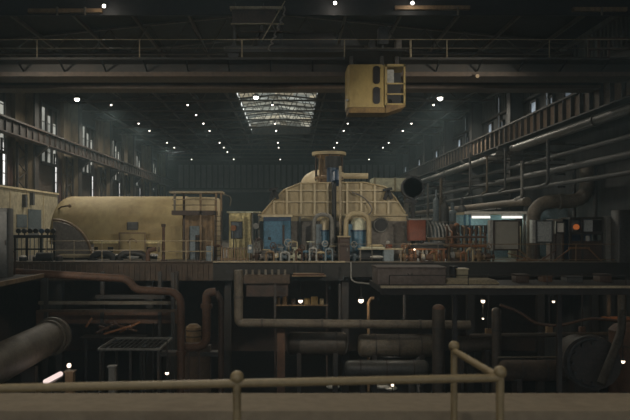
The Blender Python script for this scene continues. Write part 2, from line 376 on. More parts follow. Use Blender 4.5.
# left wall bays: brown piers, tall windows, slit windows under the crane rail
COLY = [19.6, 30.6, 41.6, 52.4, 63.4, 74.5, 85.6, 96.7, 107.6]
nt_ = 7
for i, y in enumerate(COLY[:-1]):
    struct(MB().box(XL, XL+.3, y+8.6, y+10.5, DECK, 21.0), 'trim_%d' % nt_, 'pier'); nt_ += 1
    struct(MB().box(XL, XL+.12, y+7.7, y+10.4, DECK+2.6, 15.6), 'trim_%d' % nt_, 'pier_red'); nt_ += 1
    struct(MB().box(XL, XL+.2, y+.5, y+3.2, DECK, 20.5), 'trim_%d' % nt_, 'wall_brick'); nt_ += 1
    g = MB(); fr = MB()
    for k in range(3):
        a = y + 3.5 + k*1.3; g.box(XL+.05, XL+.08, a, a+.95, 15.2, 19.6 - .5*k)
        fr.box(XL+.02, XL+.2, a-.14, a-.02, 15.0, 20.0); fr.box(XL+.02, XL+.2, a+.97, a+1.09, 15.0, 20.0)
    fr.box(XL+.02, XL+.25, y+3.3, y+7.4, 15.0, 15.2); fr.box(XL+.02, XL+.25, y+3.3, y+7.4, 19.7, 19.9)
    for k in range(4): fr.box(XL+.04, XL+.12, y+3.4, y+7.3, 16.0+.8*k, 16.07+.8*k)
    window(g, 'win', fr)
    g = MB().box(XL+.05, XL+.08, y+6.7, y+7.3, 11.4 if i % 2 else 10.6, 15.8)
    fr = MB().box(XL+.02, XL+.2, y+6.55, y+6.68, 10.5, 16.1).box(XL+.02, XL+.2, y+7.32, y+7.44, 10.5, 16.1)
    for k in range(6): fr.box(XL+.04, XL+.12, y+6.6, y+7.4, 11.1+.85*k, 11.16+.85*k)
    window(g, 'slit', fr)
# right wall bays: the upper wall stands on the crane columns, above the side aisle
XU = 17.45
struct(MB().box(XU, XU+.25, -8, YE, 16.4, 21.6), 'wall_right_upper', 'clad')
for i, y in enumerate(COLY[:-1]):
    m = MB()
    for k in range(20): m.box(XU-.14, XU, y+.9+k*.5, y+.9+k*.5+.22, 19.3, 21.0)
    struct(m, 'trim_%d' % nt_, 'clad_light' if i % 2 else 'clad'); nt_ += 1
    g = MB(); fr = MB()
    for k in range(3):
        a = y + 1.4 + k*3.1; h = (19.0, 18.5, 18.8)[k]; g.box(XU-.09, XU-.06, a, a+1.1, 17.4, h)
        fr.box(XU-.2, XU-.02, a-.1, a, 17.2, h+.1); fr.box(XU-.2, XU-.02, a+1.1, a+1.2, 17.2, h+.1); fr.box(XU-.2, XU-.02, a-.1, a+1.2, h, h+.15)
    window(g, 'win_blue', fr)
    if i in (2, 3, 4, 5, 6):
        window(MB().box(XU-.2, XU-.17, y+5.2, y+5.5, 17.4, 20.6), 'slit_blue', MB().box(XU-.25, XU-.02, y+5.0, y+5.2, 17.3, 20.7).box(XU-.25, XU-.02, y+5.5, y+5.7, 17.3, 20.7))
struct(MB().box(XU-.3, XU, -8, YE, 21.0, 21.25), 'trim_%d' % nt_, 'clad_light'); nt_ += 1
struct(MB().box(XU-.25, XU, -8, YE, 19.1, 19.3), 'trim_%d' % nt_, 'steel'); nt_ += 1
# end wall: lighter band and ledge, dark doorway
m = MB()
for k in range(40): m.box(-17.5+k*.9, -17.5+k*.9+.62, YE-.12, YE, 16.0, 19.6)
struct(m, 'trim_%d' % nt_, 'clad_light'); nt_ += 1
struct(MB().box(XL, XR, YE-.5, YE, 15.3, 15.7), 'trim_%d' % nt_, 'clad_light'); nt_ += 1
struct(MB().box(XL, XR, YE-.4, YE, 20.2, 20.6), 'trim_%d' % nt_, 'steel'); nt_ += 1

# ------------------------------------------------------------------ columns, runway girders, trusses
for (side, xa, xb) in (('left', XL+.02, XL+1.0), ('right', 16.4, 17.35)):
    for i, y in enumerate([q for q in COLY if side == 'left' or abs(q-41.6) > .1]):
        t = thing('steel_column', '%s dark steel wall column on the %s side, counting from the crane end' % (ORD[i], side), 'column', ((xa+xb)/2, y, DECK), 'wall columns')
        xi = xb if side == 'left' else xa; xo = xa if side == 'left' else xb
        MB().box(xi-.05, xi+.05, y-.42, y+.42, DECK, 21.1).build('flange', 'steel', t)
        MB().box(min(xi,xo), max(xi,xo), y-.36, y+.36, DECK, 21.0).build('casing', 'pier' if side == 'left' else 'clad', t)
        MB().box(xa-.0, xb+(.2 if side == 'left' else 0), y-.5, y+.5, DECK, DECK+.12).build('base_plate', 'steel', t)
        s = 1 if side == 'left' else -1
        MB().prism([(xi, 15.1), (xi+s*.9, 15.85 if side == 'left' else 15.75), (xi+s*.9, 15.98 if side == 'left' else 15.93), (xi, 15.98 if side == 'left' else 15.93)], 'Y', y-.15, y+.15).build('bracket', 'steel', t)
# crane runway girders with stiffeners
def runway(label, x, z0, z1, mat, fmat, toward):
    t = thing('crane_runway_girder', label, 'girder', (x, 60, z0))
    MB().box(x-.06, x+.06, 8, 109.6, z0+.08, z1-.08).build('web', mat, t)
    MB().box(x-.3, x+.3, 8, 109.6, z1-.08, z1).build('top_flange', fmat, t)
    MB().box(x-.3, x+.3, 8, 109.6, z0, z0+.08).build('bottom_flange', fmat, t)
    MB().box(x-.05, x+.05, 8, 109.6, z1, z1+.14).build('crane_rail', 'steel', t)
    for k in range(84):
        y = 9 + k*1.2; MB().box(x+toward*.06, x+toward*(.27 if toward < 0 else .16), y-.03, y+.03, z0+.08, z1-.08).build('stiffener', fmat, t)
runway('long brown crane runway girder along the left wall', -18.4, 16.0, 17.0, 'steel', 'brown_dark', 1)
runway('long rust brown crane runway girder with stiffeners along the right wall', 15.9, 15.95, 17.3, 'girder_brown', 'steel', -1)
# lattice roof trusses
TY = [43.3 + 5.4*k for k in range(13)]
for i, y in enumerate(TY):
    t = thing('roof_truss', '%s dark lattice roof truss counting back from the bridge crane' % ORD[i], 'truss', (CX, y, 20.6), 'roof trusses')
    MB().box(XL+.1, XR-.1, y-.12, y+.12, 20.6, 20.73).build('bottom_chord', 'truss', t)
    m = MB(); m.bar((XL+.1, y, roof_z(XL)-.12), (CX, y, RIDGE-.12), .2, .12); m.bar((CX, y, RIDGE-.12), (XR-.1, y, roof_z(XR)-.12), .2, .12); m.build('top_chord', 'truss', t)
    m = MB(); n = 16
    for k in range(n):
        x0 = XL+.3 + k*(XR-XL-.6)/n; x1 = XL+.3 + (k+1)*(XR-XL-.6)/n; xm = (x0+x1)/2
        m.bar((x0, y, 20.65), (xm, y, roof_z(xm)-.15), .065); m.bar((xm, y, roof_z(xm)-.15), (x1, y, 20.65), .065)
    m.build('web', 'truss', t)
# purlins running the length of the hall
for k in range(12):
    x = XL + 1.6 + k*3.1
    if LX0-.3 < x < LX1+.3: continue
    solo(MB().box(x-.07, x+.07, 36, 109.8, roof_z(x)-.42, roof_z(x)-.2), 'roof_purlin', 'truss', '%s dark purlin from the left under the roof boards, running down the hall' % ORD[k], 'beam', 'roof purlins')
# lattice posts beside the left columns under the crane rail
for i in range(2, 8):
    y0, y1 = COLY[i+1]-2.6, COLY[i+1]-.9; t = thing('lattice_post', '%s dark lattice post under the left crane rail, counting from the crane end' % ORD[i-2], 'post', (XL+.6, (y0+y1)/2, DECK), 'lattice posts')
    for yy in (y0, y1): MB().box(XL+.52, XL+.68, yy-.08, yy+.08, DECK, 16.0).build('upright', 'steel', t)
    m = MB()
    for k in range(6):
        z0 = DECK+.2+k*1.3; m.bar((XL+.6, y0, z0), (XL+.6, y1, z0+.65), .08); m.bar((XL+.6, y1, z0+.65), (XL+.6, y0, z0+1.3), .08)
    m.build('lacing', 'steel', t)

# ------------------------------------------------------------------ roof lamps
rows = {'leftmost': (-15.2, [3, 5, 6, 8, 9, 12]), 'second': (-8.7, [3, 4, 5, 6, 8, 9, 10, 12]), 'middle': (-1.5, [3, 5, 6, 8, 9, 12]),
        'fourth': (5.8, [5, 6, 8, 9, 10]), 'rightmost': (12.2, [3, 5, 6, 8, 9, 12])}
def roof_lamp(x, y, z, label, r=0.08, mat='lamp', top=None):
    t = thing('roof_lamp', label, 'lamp', (x, y, z), 'roof lamps')
    MB().cyl((x,y,z+.1), (x,y,top or 20.55), .03, seg=6).build('stem', 'steel', t)
    MB().rings([(x,y,z+.02),(x,y,z+.2),(x,y,z+.3)], [r*1.6, r*1.0, .06], 10).build('shade', 'steel', t)
    MB().sphere((x,y,z), r, seg=10, rn=6).build('bulb', mat, t)
for rn, (x, ks) in rows.items():
    for j, k in enumerate(ks):
        roof_lamp(x, TY[k], 20.3, '%s small white roof lamp from the crane in the %s of five lamp rows' % (ORD[j], rn))
for (x, ks, w_) in ((-15.2, (3, 5, 8), 520), (-8.7, (5, 9), 180), (5.8, (5, 9), 180), (12.2, (3, 5, 8), 330)):
    for k in ks: down_light('roof_lamp_light', (x, TY[k], 20.0), w_)
roof_lamp(X(256, 57), 57, Z(97, 57), 'large bright floodlight hanging in front of the skylight', .2, 'lamp_big', roof_z(X(256,57))+.4)
roof_lamp(X(440, 57.4), 57.4, Z(98, 57.4), 'large bright lamp hanging over the right runway just below the crane bridge', .22, 'lamp_big', roof_z(12.3))
roof_lamp(X(77, 50), 50, Z(99, 50), 'large bright lamp over the left runway just below the crane bridge', .17, 'lamp_big', roof_z(-15.2))
for (px, py, y) in ((256, 97, 57), (440, 98, 57.4), (77, 99, 50)): down_light('roof_lamp_light', P(px, py+4, y), 420)

# ------------------------------------------------------------------ bridge crane
t = thing('bridge_crane', 'huge dark brown overhead bridge crane spanning the whole hall', 'crane', (CX, 34, 16))
xa, xb = -18.2, 15.7
for (y0, y1, zb_, nm) in ((31.6, 32.8, 16.73, 'near'), (35.5, 36.5, 16.95, 'far')):
    g = MB().box(xa, xb, y0, y1, zb_+.04, 17.45).build('box_girder', 'crane', t)
    MB().box(xa, xb, y0-.14, y1+.05, zb_, zb_+(.20 if nm == 'near' else .16)).build('bottom_flange', 'crane_flange', g)
    MB().box(xa, xb, y0-.1, y1+.1, 17.45, 17.52).build('top_flange', 'crane', g)
    MB().box(xa, xb, (y0+y1)/2-.05, (y0+y1)/2+.05, 17.52, 17.64).build('trolley_rail', 'steel', g)
MB().box(xa+.5, xb-.5, 30.7, 31.6, 17.30, 17.40).build('walkway', 'crane', t)
for i in range(18): MB().bar((xa+.6+i*1.86, 30.75, 17.30), (xa+.6+i*1.86, 31.55, 16.98), .06).build('walkway_bracket', 'black', t)
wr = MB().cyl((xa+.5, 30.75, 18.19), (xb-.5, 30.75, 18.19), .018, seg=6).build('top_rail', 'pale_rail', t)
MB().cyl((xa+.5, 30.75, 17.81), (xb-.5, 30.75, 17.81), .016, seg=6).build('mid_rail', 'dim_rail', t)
for i in range(17):
    x = X(242, 30.75) + (i-7)*4.5
    if xa+.4 < x < xb-.4: MB().cyl((x, 30.75, 17.4), (x, 30.75, 18.2), .026, seg=6).build('rail_post', 'pale_rail', t)
for x in (xa, xb):
    e = MB().box(x-.35, x+.35, 30.9, 37.3, 17.45 if x > 0 else 17.2, 18.1).build('end_truck', 'crane', t)
    for y in (31.6, 33.0, 35.2, 36.6): MB().cyl((x-.12, y, 17.62 if x > 0 else 17.38), (x+.12, y, 17.62 if x > 0 else 17.38), .3, seg=14).build('wheel', 'steel', e)
for (p0, p1, p2, p3, mt, nm) in ((378, 388, 28, 45, 'grey_dark', 'control_box'), (369, 375, 41, 52, 'grey_dark', 'control_box'), (395, 401, 40, 53, 'grey_brown', 'control_box')):
    m = MB().cbox(X(p0, 31.2), X(p1, 31.2), 31.0, 31.5, Z(p3, 31.2), Z(p2, 31.2), .03); q = (X(p0,31.2)+X(p1,31.2))/2
    m.box(q-.05, q+.05, 31.2, 31.3, 17.4, Z(p3, 31.2)); m.build(nm, mt, t)
MB().cyl((X(410.5,31.2), 31.2, 17.4), (X(410.5,31.2), 31.2, Z(40,31.2)), .05, seg=8).build('stanchion', 'pale_rail', t)
m = MB()
for x in (X(586,31.5), X(596,31.5), X(606,31.5)): m.box(x-.04, x+.04, 31.2, 31.3, 17.4, 18.4)
for z in (17.9, 18.35): m.box(X(586,31.5), X(626,31.5), 31.2, 31.3, z-.05, z+.05)
m.build('end_barrier', 'crane_flange', t)
ll = MB().sphere(P(477.5, 76, 31.25), .085, seg=10, rn=6).build('work_lamp', 'lamp_dim', t)
# trolley standing on the bridge
t = thing('hoist_trolley', 'dark hoist trolley with rusty side plates riding on top of the crane bridge', 'crane trolley', (0, 34.5, 17.64))
yt = 32.2
MB().box(-3.0, 3.4, 32.0, 36.3, 17.95, 18.25).build('frame', 'crane', t)
for x in (-2.6, 3.0):
    for y in (32.2, 36.0): MB().cyl((x, y-.1, 17.9), (x, y+.1, 17.9), .26, seg=14).build('wheel', 'steel', t)
MB().box(X(232,yt), X(276,yt), 32.1, 32.25, Z(23,yt), Z(10,yt)).build('side_plate', 'brown_dark', t)
MB().box(X(230,yt), X(283,yt), 32.0, 32.4, Z(10,yt), Z(7.5,yt)).build('top_beam', 'pale_rail', t)  # pale beams and brace: lamplight on the trolley put into their colour
MB().box(X(231,yt), X(284,yt), 32.05, 32.2, Z(25,yt), Z(24,yt)).build('middle_rail', 'pale_rail', t)
MB().box(X(241,yt), X(290,yt), 32.05, 32.2, Z(33,yt), Z(32,yt)).build('lower_rail', 'fascia', t)
for px in (234, 262, 281): MB().box(X(px,yt)-.07, X(px,yt)+.07, 32.2, 32.5, 18.2, Z(2,yt)).build('upright', 'crane', t)
MB().bar(P(285, 1, 31.9), P(262, 40, 31.9), .045).build('diagonal_brace', 'pale_rail', t)
MB().box(X(262,32.2)-.05, X(262,32.2)+.05, 31.9, 32.1, Z(41,32), Z(39,32)).build('brace_bracket', 'crane', t)
MB().cyl((-1.5, 34.6, 19.0), (2.2, 34.6, 19.0), .55, seg=20).build('rope_drum', 'steel', t)
for x in (-1.5, 2.2): MB().box(x-.1, x+.1, 34.2, 35.0, 18.2, 19.1).build('drum_bearing', 'steel', t)
MB().cbox(2.4, 3.3, 33.6, 34.6, 18.25, 19.0).build('hoist_motor', 'grey_dark', t)
m = MB(); pts = [P(284, 6, 31.8)]
for k in range(6):
    a = P(285-k*3, 10+k*7, 31.8); pts += [a, a + Vector((-.10, 0, -.20)), a + Vector((.02,0,-.26))]
m.tube(pts, .035, .05, 8); m.build('festoon_cable', 'grey_brown', t)
# operator cab under the near girder
yc0, yc1 = 29.0, 30.35
t = thing('operator_cab', 'yellow crane operator cab hanging under the bridge girder', 'crane cab', P(375, 116, 30.4))
xl, xm_, xr = X(347.5, yc0), X(385, yc0), X(405.5, yc0); zb, zt = Z(107, yc0), Z(64, yc0)
m = MB(); m.cbox(xl, xm_, yc0, yc1, zb, zt, .09); body = m.build('cab_body', 'yellow', t)
def rrect(x0, x1, z0, z1, r):
    q = []
    for (cx, cz, a0) in ((x1-r, z1-r, 0), (x0+r, z1-r, PI/2), (x0+r, z0+r, PI), (x1-r, z0+r, 1.5*PI)):
        for k in range(5): q.append((cx + r*math.cos(a0+k*PI/8), cz + r*math.sin(a0+k*PI/8)))
    return q
for (p0, p1) in ((66, 84), (87, 104)):
    wd = MB().prism(rrect(X(373,yc0), X(380,yc0), Z(p1,yc0), Z(p0,yc0), .12), 'Y', yc0-.03, yc0+.05).build('window', 'glass_dark', t)
    fr = MB(); q = rrect(X(372.3,yc0), X(380.7,yc0), Z(p1+.7,yc0), Z(p0-.7,yc0), .14); q2 = [Vector((a, yc0-.015, b)) for a, b in q]
    fr.tube(q2 + [q2[0]], .018, .0, 6); fr.build('window_gasket', 'yellow_dirty', wd)
MB().box(xl+.05, X(386,yc0), yc0+.05, yc1-.1, Z(112.5,yc0), zb).build('skirt', 'yellow_dirty', t)
MB().prism([(X(386,yc0), Z(112.5,yc0)), (X(386,yc0), Z(104.5,yc0)), (xr, Z(104.5,yc0)), (xr, Z(106.5,yc0)), (X(388,yc0), Z(112.5,yc0))], 'Y', yc0+.02, yc1-.1).build('porch_floor', 'yellow_dirty', t)
MB().box(xm_, xr, yc1-.15, yc1, Z(104.5,yc0), zt).build('rear_panel', 'black', t)  # black colour puts in the shade inside the cab
MB().box(xm_-.02, xr, yc0, yc1, zt-.10, zt).build('roof_panel', 'yellow', t)
for (x, wv) in ((X(386,yc0), .10), (X(404.6,yc0), .07)): MB().box(x-wv/2, x+wv/2, yc0, yc0+.1, Z(105,yc0), zt).build('door_post', 'yellow', t)
for py in (83.5, 94, 104): MB().box(X(386,yc0), X(405,yc0), yc0, yc0+.05, Z(py+.7,yc0), Z(py-.7,yc0)).build('guard_bar', 'yellow', t)
MB().box(X(387.5,yc0), X(395,yc0), yc0+.3, yc0+.36, Z(82,yc0), Z(68,yc0)).build('door_panel', 'grey_light', t)
MB().cbox(X(388,yc0), X(394,yc0), yc0+.5, yc0+1.1, Z(104,yc0), Z(97,yc0)).build('seat', 'grey_dark', t)
m = MB()
for x in (xl+.25, xm_, xr-.2): MB().box(x-.08, x+.08, 30.0, 30.3, zt-.02, 17.30).build('hanger', 'crane', t)
MB().box(xl, xr, 29.1, 30.68, 17.28, 17.36).build('hanger_plate', 'crane', t)
MB().cyl(P(347, 101, yc0-.02), P(347, 99, yc0-.02), .06, seg=10).build('marker_lamp', 'grey_light', t)

# near roof beam above the crane, with its lamps
t = thing('roof_beam', 'brown lamp-lit roof beam crossing above the crane at the top edge', 'beam', (CX, 33, 20.0))
for (p0, p1, py) in ((28, 102, 11), (395, 470, 8), (573, 627, 9.5)):  # tan flange only along the lit stretches: lamplight put into colour and shape
    m = MB(); m.box(X(p0,32.9), X(p1,32.9), 32.85, 33.05, Z(py+1.6,32.9), Z(py-2.2,32.9)).build('lower_flange', 'tan', t)
MB().box(XL+.1, XR-.1, 33.05, 33.2, 19.95, 20.9).build('web', 'black', t)
for px in (57, 85, 458, 602): MB().box(X(px,32.8)-.04, X(px,32.8)+.04, 32.75, 32.86, Z(15,32.8), Z(7,32.8)).build('stiffener', 'dim_rail', t)
for (px, py, mt, nm) in ((104, 6, 'lamp', 'left'), (412.5, 3, 'lamp', 'middle'), (335, 3, 'lamp', 'narrow')):
    t = thing('beam_lamp', {'left': 'small white lamp on the roof beam near the top left corner', 'middle': 'small white lamp on the roof beam above the operator cab', 'narrow': 'small white lamp at the top edge between the trolley and the cab'}[nm], 'lamp', P(px, py, 32.6))
    MB().sphere(P(px, py, 32.6), .085, seg=10, rn=6).build('bulb', mt, t)
    MB().cyl(P(px, py, 32.6) + Vector((0,.05,.02)), P(px, py, 33.0) + Vector((0,.05,.06)), .04, seg=8).build('bracket', 'steel', t)
    point_light('beam_lamp_light', P(px, py, 32.3) + Vector((0,-.1,-.1)), 16, (1,.9,.78), .1)

# ------------------------------------------------------------------ generator hood on the left of the operating floor
def zd(y): return DECK
yc = 48.2; R = 2.75
x0, x1 = X(48, 46), X(183, 46)
zc = Z(196, 47.5) - R
t = thing('generator_hood', 'long rounded cream generator hood with rust stains, lying across the left of the floor', 'generator', ((x0+x1)/2, yc, DECK))
secs = []; RC = 1.05
for k in range(9): 
    f = k/8; ang = f*PI/2; secs.append((x0 + RC*(1-math.cos(ang)), R - RC*(1-math.sin(ang))))
secs.append((x1, R))
rings = []
for (x, r) in secs:
    q = [Vector((x, yc + r*math.cos(PI*k/20), zc + r*math.sin(PI*k/20))) for k in range(21)]
    q += [Vector((x, yc - r, DECK+.9)), Vector((x, yc + r, DECK+.9))]
    rings.append(q)
MB().loft(rings).build('hood', 'cream', t)
ys = yc - R
MB().box(X(93,45), x1, ys-.22, ys+.4, DECK+.3, Z(243,45)).build('plinth', 'cream', t)
MB().box(X(93,45), x1, ys-.42, ys+.2, Z(243.5,45), Z(240.5,45)).build('ledge', 'kiosk', t)
for (p0, p1) in ((93.5, 97), (107, 112.5), (146, 151.5), (158,162)):
    MB().box(X(p0,45), X(p1,45), ys-.26, ys-.2, Z(252,45), Z(247,45)).build('vent_opening', 'glass_dark', t)
MB().cbox(X(126,45.2), X(137,45.2), ys-.06, ys+.3, Z(230,45.2), Z(222,45.2)).build('nameplate', 'grey_dark', t)
h = MB(); h.box(X(118,44.9), X(144,44.9), ys-.47, ys-.3, DECK+.3, Z(233,44.9)); h = h.build('inspection_door', 'cream', t)
m = MB(); 
for (a, b, c, d) in ((117.5,118.6,233,250),(143.4,144.5,233,250),(117.5,144.5,232.4,233.6)): m.box(X(a,44.6), X(b,44.6), ys-.56, ys-.48, Z(d,44.6), Z(c,44.6))
m.build('door_frame', 'tan', h)
MB().torus((X(131,44.6), ys-.5, Z(243,44.6)), .26, .04, 'Y', 0, PI, 12, 6).build('handle', 'tan', h)
MB().sphere((X(71,46), ys+.28, Z(206,46)), .12, seg=10, rn=6).build('lifting_lug', 'tan', t)
MB().tube([(X(53,46), yc-1.2, Z(216,46)), (X(54,46), yc-1.6, Z(210,46)), (X(62,46), yc-2.3, Z(206.5,46)), (X(71,46), yc-2.6, Z(206,46))], .05, .4, 8).build('seam_pipe', 'tan', t)
for px in (66, 96, 150, 172): MB().box(X(px,46)-.012, X(px,46)+.012, ys-.025, ys+.02, Z(238,45), zc).build('joint_seam', 'tan', t)
# grey quarter-round guard before its left end
t = thing('end_guard', 'grey quarter-round end guard with a tan rim before the left end of the generator hood', 'guard', P(70, 258, 44.3))
yq = 44.2; qx, qz = X(53, yq), Z(258, yq); q = [(qx, qz)] + [(qx + 2.35*math.cos(k*PI/32), qz + 2.3*math.sin(k*PI/32)) for k in range(17)]
MB().prism(q, 'Y', yq, yq+.5).build('panel', 'grey_brown', t)
MB().torus((qx, yq, qz), 2.42, .09, 'Y', 0, PI/2, 20, 6).build('rim', 'tan', t)
MB().box(qx, qx+2.3, yq+.1, yq+.4, DECK, qz).build('foot', 'grey_dark', t)
pipe('oil_pipe', 'pale_rail', 'pale horizontal pipe on the floor along the front of the generator hood', 'pipe', [(X(60,43.8), 43.75, DECK+.02), (X(60,43.8), 43.75, Z(256,43.8)), (X(101,43.8), 43.75, Z(256,43.8)), (X(101,43.8), 43.75, DECK+.02)], .13, bend=.3)
# black pipe hoops
for (p0, p1, tp, lab) in ((92.5, 113, 253.5, 'left one of two thick dark pipe hoops in front of the generator hood'), (120, 145, 253, 'right one of two dark pipe hoops before the generator hood, its highlight added as a pale lump')):
    y = 43.0; r = .2; t = pipe('pipe_hoop', 'black' if p0 < 100 else 'steel', lab, 'pipe', [(X(p0,y), y, DECK), (X(p0,y), y, Z(tp,y)-.2), (X(p0,y)+.3, y, Z(tp,y)), (X(p1,y)-.3, y, Z(tp,y)), (X(p1,y), y, Z(tp,y)-.2), (X(p1,y), y, DECK)], r, bend=.5)
    if p0 > 100: MB().sphere((X(133,y), y+.1, Z(256,y)), .34, (1.2,.5,.7)).build('highlight_lump', 'grey_light', t)  # pale lump stands in for the white highlight in this hoop
    else: MB().cyl((X(p0,y), y, DECK), (X(p0,y), y, DECK+.08), .3).build('flange', 'black', t)
railing('pale handrail along the floor edge in front of the generator hood', (X(46,41.2), 41.2), (X(158,41.2), 41.2), DECK, 1.22, 1.55, 'pale_rail', .022, (1.0, .55), name='guard_railing')
railing('pale handrail in front of the platform stair, with bright posts', (X(160,41.2), 41.2), (X(212,41.2), 41.2), DECK, 1.22, 1.45, 'pale_rail', .026, (1.0, .5))
for (px, top, lab) in ((163.5, 226, 'tall thin rust brown post standing at the handrail right of the generator door'), (197.5, 237, 'dark short post with a cap standing below the grey blue box')):
    t = thing('standpipe', lab, 'post', P(px, 262, 41.6)); y = 41.7
    MB().cyl((X(px,y), y, DECK), (X(px,y), y, Z(top,y)), .09 if top < 230 else .13, seg=10).build('post', 'rust' if top < 230 else 'black', t)
    MB().cyl((X(px,y), y, Z(top,y)-.05), (X(px,y), y, Z(top,y)+.12), .13, seg=10).build('cap', 'brown_dark', t)
    MB().box(X(px,y)-.2, X(px,y)+.2, y-.2, y+.2, DECK, DECK+.08).build('base', 'brown_dark', t)

# exciter housing with the gantry platform in front
t = thing('exciter_housing', 'tan brown exciter housing under the gantry platform', 'machine housing', P(197, 258, 46)); y0 = 44.6
MB().cbox(X(183,44.6), X(214,44.6), y0, 45.9, DECK, Z(213,44.6), .1).build('body', 'tan', t)
MB().prism([(X(158,44.6), DECK), (X(182.5,44.6), DECK), (X(182.5,44.6), Z(226,44.6)), (X(166,44.6), Z(226,44.6))], 'Y', y0-.1, 44.98).build('side_duct', 'cream', t)
MB().cbox(X(184,46), X(216,46), 46.0, 49, DECK, Z(197,46), .12).build('upper_casing', 'cream_panel', t)
solo(MB().cbox(X(190,44.3), X(201,44.3), 44.05, 44.5, DECK, Z(226,44.3), .04), 'switch_cabinet', 'blue_grey', 'narrow grey blue switch cabinet in front of the tan exciter housing', 'cabinet')
t = thing('gantry_platform', 'small roofed steel platform with handrails standing over the exciter housing', 'platform', P(197, 258, 43.4)); ya, yb = 42.8, 44.0
MB().box(X(171.5,ya), X(216,ya), ya, yb, Z(215,ya), Z(210.5,ya)).build('deck', 'brown_dark', t)
MB().box(X(169.5,ya), X(222.5,ya), ya-.1, yb+.1, Z(193,ya), Z(191.3,ya)).build('canopy', 'pale_rail', t)
for (px, z0) in ((174.5, Z(211,ya)), (200.5, DECK), (216, DECK), (221, DECK)):
    MB().box(X(px,ya)-.06, X(px,ya)+.06, ya, ya+.12, z0, Z(193,ya)).build('post', 'tan' if px != 174.5 else 'dim_rail', t)
for px in (184, 216): MB().box(X(px,yb)-.06, X(px,yb)+.06, yb-.12, yb, DECK, Z(193,ya)).build('post', 'brown_dark', t)
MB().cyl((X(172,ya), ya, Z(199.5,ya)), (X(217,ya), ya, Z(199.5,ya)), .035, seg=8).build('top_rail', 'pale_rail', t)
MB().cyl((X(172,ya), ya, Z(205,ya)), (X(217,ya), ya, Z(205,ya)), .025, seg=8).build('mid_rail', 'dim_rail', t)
MB().tube([(X(222,ya), ya-.05, Z(194,ya)), (X(231.5,ya), ya-.05, Z(197,ya)), (X(230,ya), ya-.05, Z(206,ya))], .03, .2, 8).build('hand_hoop', 'dim_rail', t)
m = MB()
for s in (-.2, .2): m.bar((X(218.5,ya)+s, ya-.1, DECK), (X(218.5,ya)+s, ya-.1, Z(211,ya)), .05)
for k in range(9): m.bar((X(218.5,ya)-.2, ya-.1, DECK+.3+k*.3), (X(218.5,ya)+.2, ya-.1, DECK+.3+k*.3), .03)
m.build('ladder', 'black', t)
solo(MB().cbox(X(209,43.6), X(216,43.6), 42.0, 42.6, DECK, Z(246,42.0), .05), 'control_desk', 'blue_grey', 'small grey blue control desk at the foot of the gantry platform ladder', 'desk')

# cream kiosk between generator and turbine
y = 45.2; t = thing('control_kiosk', 'pale cream control kiosk between the gantry platform and the blue cabinet', 'kiosk', P(242, 258, 46))
MB().box(X(229,y), X(251,y), y, y+2, DECK, Z(213,y)).build('wall', 'kiosk', t)
MB().box(X(227,y), X(260,y), y-.2, y+2.2, Z(213,y), Z(211.4,y)).build('roof', 'pale', t)
wd = MB().box(X(231.5,y), X(242,y), y-.05, y, Z(238,y), Z(222,y)).build('window', 'glass_grey', t)
m = MB()
for (a, b, c, d) in ((231,231.7,221.4,238.6),(241.8,242.5,221.4,238.6),(231,242.5,221.4,222.1),(231,242.5,237.9,238.6)): m.box(X(a,y), X(b,y), y-.1, y-.04, Z(d,y), Z(c,y))
m.build('window_frame', 'grey_dark', wd)
MB().box(X(244.5,y), X(250,y), y-.08, y, Z(238,y), Z(215.5,y)).build('door', 'kiosk', t)
for px in (252.5, 259): MB().box(X(px,y)-.05, X(px,y)+.05, y-.1, y, DECK, Z(212,y)).build('post', 'grey', t)
for k, (px, py, mt, nm) in enumerate(((233.5, 228, 'rust_orange', 'rust orange'), (256, 226, 'grey_light', 'pale grey'))):
    t = thing('pressure_gauge', nm + (' round gauge on a stem before the kiosk window' if k == 0 else ' round gauge on a stem beside the right kiosk post'), 'gauge', (X(px,44.9), 44.9, DECK))
    MB().cyl((X(px,44.9), 44.95, DECK), (X(px,44.9), 44.95, Z(py,44.9)), .04, seg=8).build('stem', 'grey_dark', t)
    MB().cyl((X(px,44.9), 44.82, Z(py,44.9)), (X(px,44.9), 44.95, Z(py,44.9)), .19, seg=14).build('dial', mt, t)
# picket barrier
t = thing('picket_barrier', 'tan picket barrier with upright slats at the floor edge before the kiosk', 'barrier', P(236, 262, 41.4)); y = 41.3
for k in range(10): MB().box(X(221,y)+k*.19, X(221,y)+k*.19+.08, y, y+.04, DECK, Z(247.5,y)).build('slat', 'tan', t)
MB().box(X(220,y), X(251,y), y+.04, y+.1, Z(249.5,y), Z(247.5,y)).build('top_bar', 'dim_rail', t)
MB().box(X(220,y), X(251,y), y+.04, y+.1, DECK+.1, DECK+.2).build('bottom_bar', 'tan', t)

# ------------------------------------------------------------------ turbine casing
y0, y1 = 44.0, 51.0
t = thing('turbine_casing', 'big ribbed cream turbine casing with sloping shoulders in the middle of the hall', 'turbine', P(335, 259, 47))
prof = [(259, 221), (262, 213.5), (272, 202), (284, 190), (300, 183.5), (364, 182.5), (385, 187), (395, 198), (405, 213.5), (407, 221)]
MB().prism([(X(a,y0), Z(b,y0)) for a, b in prof], 'Y', y0, y1).build('upper_casing', 'cream_panel', t)
MB().box(X(264,y0), X(405,y0), y0+.05, y1, DECK, Z(221,y0)).build('lower_casing', 'grey_brown', t)
MB().box(X(258,y0), X(407,y0), y0-.22, y1+.2, Z(216,y0), Z(214.2,y0)).build('split_flange', 'cream_panel', t)
def top_at(px):
    for (a, b), (c, d) in zip(prof, prof[1:]):
        if a <= px <= c: return b + (d-b)*(px-a)/(c-a)
for px in (274, 287, 301, 314.5, 327.5, 347, 361, 374.5, 388):
    MB().box(X(px,y0)-.06, X(px,y0)+.06, y0-.22, y0, Z(214,y0), Z(top_at(px)+.6,y0)).build('vertical_rib', 'cream_rib', t)
